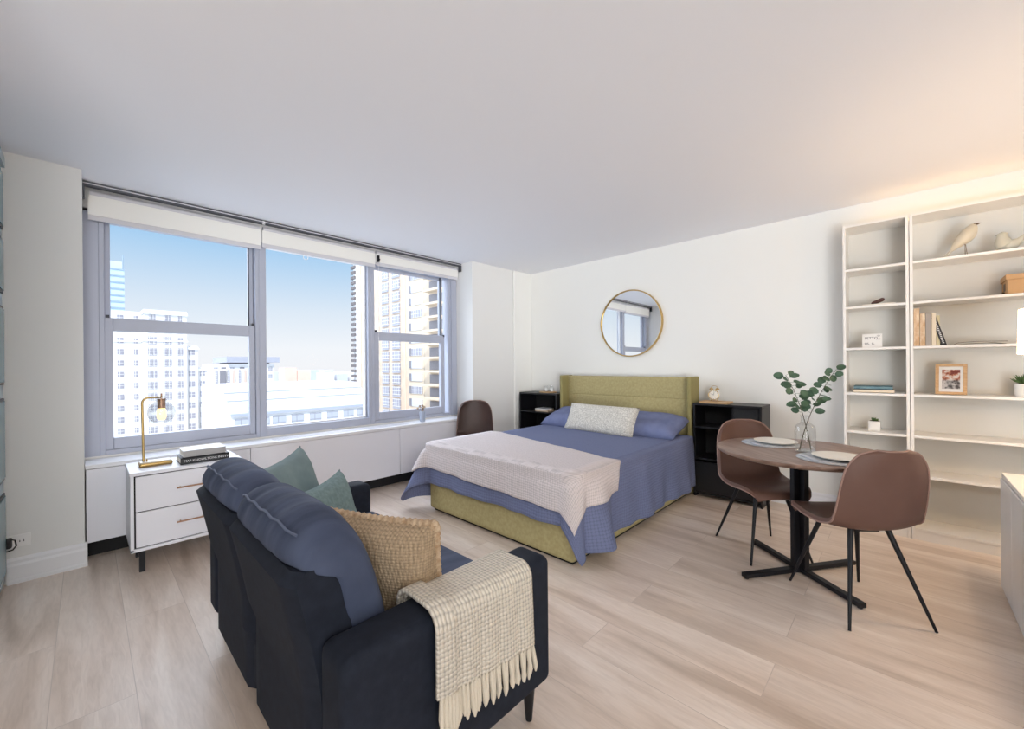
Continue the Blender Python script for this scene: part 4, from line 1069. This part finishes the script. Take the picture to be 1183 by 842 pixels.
# stepped white tower
wt = thing('stepped_tower', 'large white stone stepped tower beyond the left window', 'building', (-168, 4, GZ))
MB().box(-185, -160, -30, 7.2, GZ, 18.2).box(-182, -155, 7.0, 16.9, GZ, 18.6).box(-182, -156.5, 16.9, 19.8, GZ, 8.2).box(-180, -158, 19.8, 22.5, GZ, 1.6).build('facade', CW, wt, smooth=False)
MB().box(-162, -154.4, 6.8, 17.1, 17.3, 18.0).box(-162, -154.6, 6.8, 17.1, 9.3, 9.8).box(-162, -155.7, 16.7, 20.0, 7.2, 7.7).box(-162, -157.4, 6.8, 22.7, .6, 1.0).box(-162, -159.6, -30, 7, 9.2, 9.6).box(-170, -165, 13, 15, 18.6, 19.6).build('cornice', CW2, wt, smooth=False)
nwin = 0
for r_ in range(12):
    zc = 16.2-r_*3.3
    for yc, wd in ((2.35, 1.3), (-.1, 1.3), (-3.4, 1.3), (5.7, .9)):
        if nwin > 96: break
        if r_ < 1 and yc < 0: continue
        add_win(wt, (-159.95, yc, zc), (.3, wd, 1.5), CWN); nwin += 1
    for yc, wd in ((8.9, 1.9), (12.3, 1.9), (15.2, 1.4)):
        if r_ == 0: wd *= .75
        add_win(wt, (-154.95, yc-wd*.27, zc), (.3, wd*.46, 2.2), CWN); add_win(wt, (-154.95, yc+wd*.27, zc), (.3, wd*.46, 2.2), CWN)
    if r_ > 2: add_win(wt, (-156.45, 18.3, zc), (.3, 1.5, 1.9), CWN)
    if r_ > 4: add_win(wt, (-157.95, 21.2, zc), (.3, 1.2, 1.7), CWN)
# pale glass tower far left
gt = thing('glass_tower', 'pale blue glass tower far behind the white stone tower', 'building', (-410, 5, GZ))
B(-430, -400, -14, 14.6, GZ, 73).build('curtain_wall', CG, gt, smooth=False)
B(-420, -405, -10, 14.6, 73, 79).build('crown', CWL, gt, smooth=False)
MB().tube([(-405, 14.2, 73), (-405, 14.2, 84)], .35, 6).build('mast', CGL, gt)
for k in range(10): B(-399.9, -399.2, -14, 14.7, 72-k*4.6, 72.9-k*4.6).build('floor_band', CGL, gt, smooth=False)
# slab topped tower behind the mullion
st = thing('slab_tower', 'grey and brown striped tower with an overhanging flat roof slab', 'building', (-270, 60, GZ))
B(-290, -260, 42, 71, GZ, 3.5).build('facade', CW, st, smooth=False)
B(-292, -257, 47.5, 73, 4.2, 7.4).build('roof_slab', CGR, st, smooth=False)
B(-288, -262, 50, 69, 3.4, 4.4).build('roof_plant', CWD, st, smooth=False)
for k, y in enumerate((43.2, 46.5, 50.5, 55, 60, 65, 69)):
    for r_ in range(8):
        add_win(st, (-259.9, y, .5-r_*4.2), (.4, 2.1, 2.4), CWD if k % 2 else CWN)
bs = thing('brown_tower', 'brown brick tower with vertical stripes left of the slab topped tower', 'building', (-205, 36, GZ))
B(-215, -200, 31.5, 44, GZ, .8).build('facade', CW, bs, smooth=False)
for k in range(6): B(-199.9, -199.4, 32+k*2.05, 32.7+k*2.05, GZ, .5).build('brick_pier', CBR if k % 2 else CWN, bs, smooth=False)
B(-199.9, -199.3, 33.6, 35.6, -30, .2).build('window_strip', CWD, bs, smooth=False)
sw = thing('low_white_block', 'low white block with a grid of small dark windows', 'building', (-155, 22, GZ))
B(-156.5, -150, 20.5, 25.2, GZ, -10).build('facade', CW, sw, smooth=False)
for r_ in range(6):
    for k in range(4): add_win(sw, (-149.9, 21.2+k*1.15, -11.5-r_*1.35), (.3, .4, .6), CBR)
# nearby white roof building in the middle pane
wr = thing('mansard_building', 'nearby white building with a broad sloping roof and tall windows', 'building', (-72, 20, GZ))
m = MB().prism([(-70, -1.5), (-64.2, -5.0), (-64.2, -5.25), (-85, -5.25), (-85, -1.5)], 'y', 9.5, 30.6)
m.build('sloping_roof', CW2, wr, smooth=False)
B(-85, -64.5, 9.5, 30.6, GZ, -5.25).build('facade', CW, wr, smooth=False)
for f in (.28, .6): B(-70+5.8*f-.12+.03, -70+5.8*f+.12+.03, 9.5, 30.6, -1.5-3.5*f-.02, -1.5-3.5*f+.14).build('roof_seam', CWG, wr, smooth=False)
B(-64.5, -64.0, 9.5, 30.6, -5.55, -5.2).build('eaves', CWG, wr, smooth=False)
for k, y in enumerate((10.9, 13.5, 15.7, 18.3, 21.0, 23.7, 26.4, 28.9)):
    f = add_win(wr, (-64.40, y, -7.9), (.3, 1.7, 3.8), CWR)
    add_win(wr, (-64.28, y, -7.2), (.1, 1.75, .12), CGR, 'blind_bar'); add_win(wr, (-64.28, y, -8.2), (.1, 1.75, .12), CGR, 'blind_bar'); add_win(wr, (-64.28, y, -9.3), (.1, 1.75, .7), CGR, 'window_sill')
# orange low rise and hazy far city
for k, (y0, y1, zt, lb) in enumerate(((150, 163, 1, 'orange brick low-rise, left part of the far orange pair'), (163.5, 178, -2, 'orange brick low-rise, right part of the far orange pair'))):
    o = B(-520, -500, y0, y1, GZ, zt).build('brick_lowrise', CO, world='base', smooth=False); tag(o, lb, 'building', 'orange brick buildings far away')
rnd = random.Random(5)
for D_ in (640, 760, 900, 1060, 1240, 1450):
    y = D_*.10
    while y < D_*.62:
        wd = rnd.uniform(14, 30)*D_/700
        if rnd.random() < .72 and not (D_ < 700 and y > 600):
            zt = rnd.uniform(-52, -16) if rnd.random() < .8 else rnd.uniform(-16, -6)
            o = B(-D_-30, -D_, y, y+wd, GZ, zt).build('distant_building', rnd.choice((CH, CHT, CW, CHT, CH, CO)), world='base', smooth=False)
            tag(o, 'small hazy building near the horizon beyond the windows', 'building', 'hazy buildings near the horizon')
        y += wd*1.25
for k, (y, zt, w_) in enumerate(((26.2, -14, 2.4), (29, -2, 2.2), (23, -9, 2.6))):
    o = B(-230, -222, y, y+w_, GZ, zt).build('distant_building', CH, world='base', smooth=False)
    tag(o, ('lowest grey block', 'tallest grey block', 'middle grey block')[k]+' beside the white stepped tower', 'building', 'grey blocks beside the stepped tower')

# ------------------------------------------------------------------ sky, lights
w = bpy.data.worlds.new('sky'); SC.world = w; w.use_nodes = True; nt = w.node_tree
for n in list(nt.nodes): nt.nodes.remove(n)
out = N(nt, 'ShaderNodeOutputWorld'); bg = N(nt, 'ShaderNodeBackground'); L(nt, bg, 0, out, 0)
tc = N(nt, 'ShaderNodeTexCoord'); sx = N(nt, 'ShaderNodeSeparateXYZ'); L(nt, tc, 'Generated', sx, 0)
rp = N(nt, 'ShaderNodeValToRGB'); e = rp.color_ramp.elements
e[0].position = 0; e[0].color = sRGB(244, 246, 250); e[1].position = 1; e[1].color = sRGB(90, 140, 210)
for pos, c_ in ((.04, (243, 247, 252)), (.12, (222, 235, 248)), (.25, (166, 207, 242)), (.4, (124, 178, 232))):
    k = e.new(pos); k.color = sRGB(*c_)
L(nt, sx, 'Z', rp, 0); L(nt, rp, 0, bg, 0); bg.inputs[1].default_value = .87
def light(name, kind, loc, rot, energy, color=(1, 1, 1), **k):
    l = bpy.data.lights.new(name, kind); l.energy = energy; l.color = color
    for a, v in k.items(): setattr(l, a, v)
    o = bpy.data.objects.new(name, l); COL.objects.link(o); o.location = loc; o.rotation_euler = rot
    return o
def aim(o, d): o.rotation_euler = Vector(d).to_track_quat('-Z', 'Y').to_euler()
s = light('sun', 'SUN', (20, -20, 60), (0, 0, 0), 3.1, (1, .97, .93), angle=.01); aim(s, (-.62, .42, -.66))
s = light('sky_fill', 'SUN', (-30, 0, 40), (0, 0, 0), 8.5, (.85, .91, 1), angle=radians(105)); aim(s, (.82, .03, -.52))  # added broad second sun, strengthens the sky's light through the windows
def falloff(o, kind):
    l = o.data; l.use_nodes = True; nt = l.node_tree
    em = [n for n in nt.nodes if n.type == 'EMISSION'][0]; lf = nt.nodes.new('ShaderNodeLightFalloff'); lf.inputs['Strength'].default_value = 1
    nt.links.new(lf.outputs[kind], em.inputs['Strength'])
a = light('room_fill', 'AREA', (5.7, -4.7, 2.35), (0, 0, 0), 2.6, (1, .975, .95), shape='RECTANGLE', size=1.6, size_y=1.4); aim(a, (-.78, .42, -.5)); falloff(a, 'Constant')  # added fill out of view, brightens floor and walls; no fixture there
a = light('ceiling_fill', 'AREA', (5.6, -5.6, .5), (0, 0, 0), 4.0, (.90, .95, 1), shape='RECTANGLE', size=1.6, size_y=1.6); aim(a, (-.45, .45, .75)); falloff(a, 'Constant')  # added unseen uplight, evens out the brightness of the ceiling
light('lamp_bulb', 'POINT', (4.46, -1.1, 1.44), (0, 0, 0), 15, (1, .74, .48), shadow_soft_size=.06)
light('hall_bulb', 'POINT', (2.45, -5.0, 2.35), (0, 0, 0), 3.5, (1, .78, .55), shadow_soft_size=.15)

# ------------------------------------------------------------------ camera
f_, th_, rol, sy_ = 471.0, .7643, -.0086, 1.25
F = Vector((-sin(th_), cos(th_), 0)); R = Vector((cos(th_), sin(th_), 0)); U = R.cross(F)
R2 = R*cos(rol)+U*sin(rol); U2 = U*cos(rol)-R*sin(rol)
cam = bpy.data.cameras.new('camera'); co = bpy.data.objects.new('camera', cam); COL.objects.link(co)
co.matrix_world = Matrix(((R2.x, U2.x, -F.x, 3.886), (R2.y, U2.y, -F.y, -4.442), (R2.z, U2.z, -F.z, 1.288), (0, 0, 0, 1)))
cam.sensor_width = 36; cam.sensor_fit = 'HORIZONTAL'; cam.lens = f_/1183*36; cam.shift_y = sy_/1183
cam.clip_start = .05; cam.clip_end = 20000
SC.camera = co
SC.view_settings.view_transform = 'Standard'; SC.view_settings.look = 'None'; SC.view_settings.exposure = .2
SC.cycles.max_bounces = 8; SC.cycles.diffuse_bounces = 5; SC.cycles.transparent_max_bounces = 16
SC.cycles.sample_clamp_indirect = 4; SC.cycles.use_denoising = True
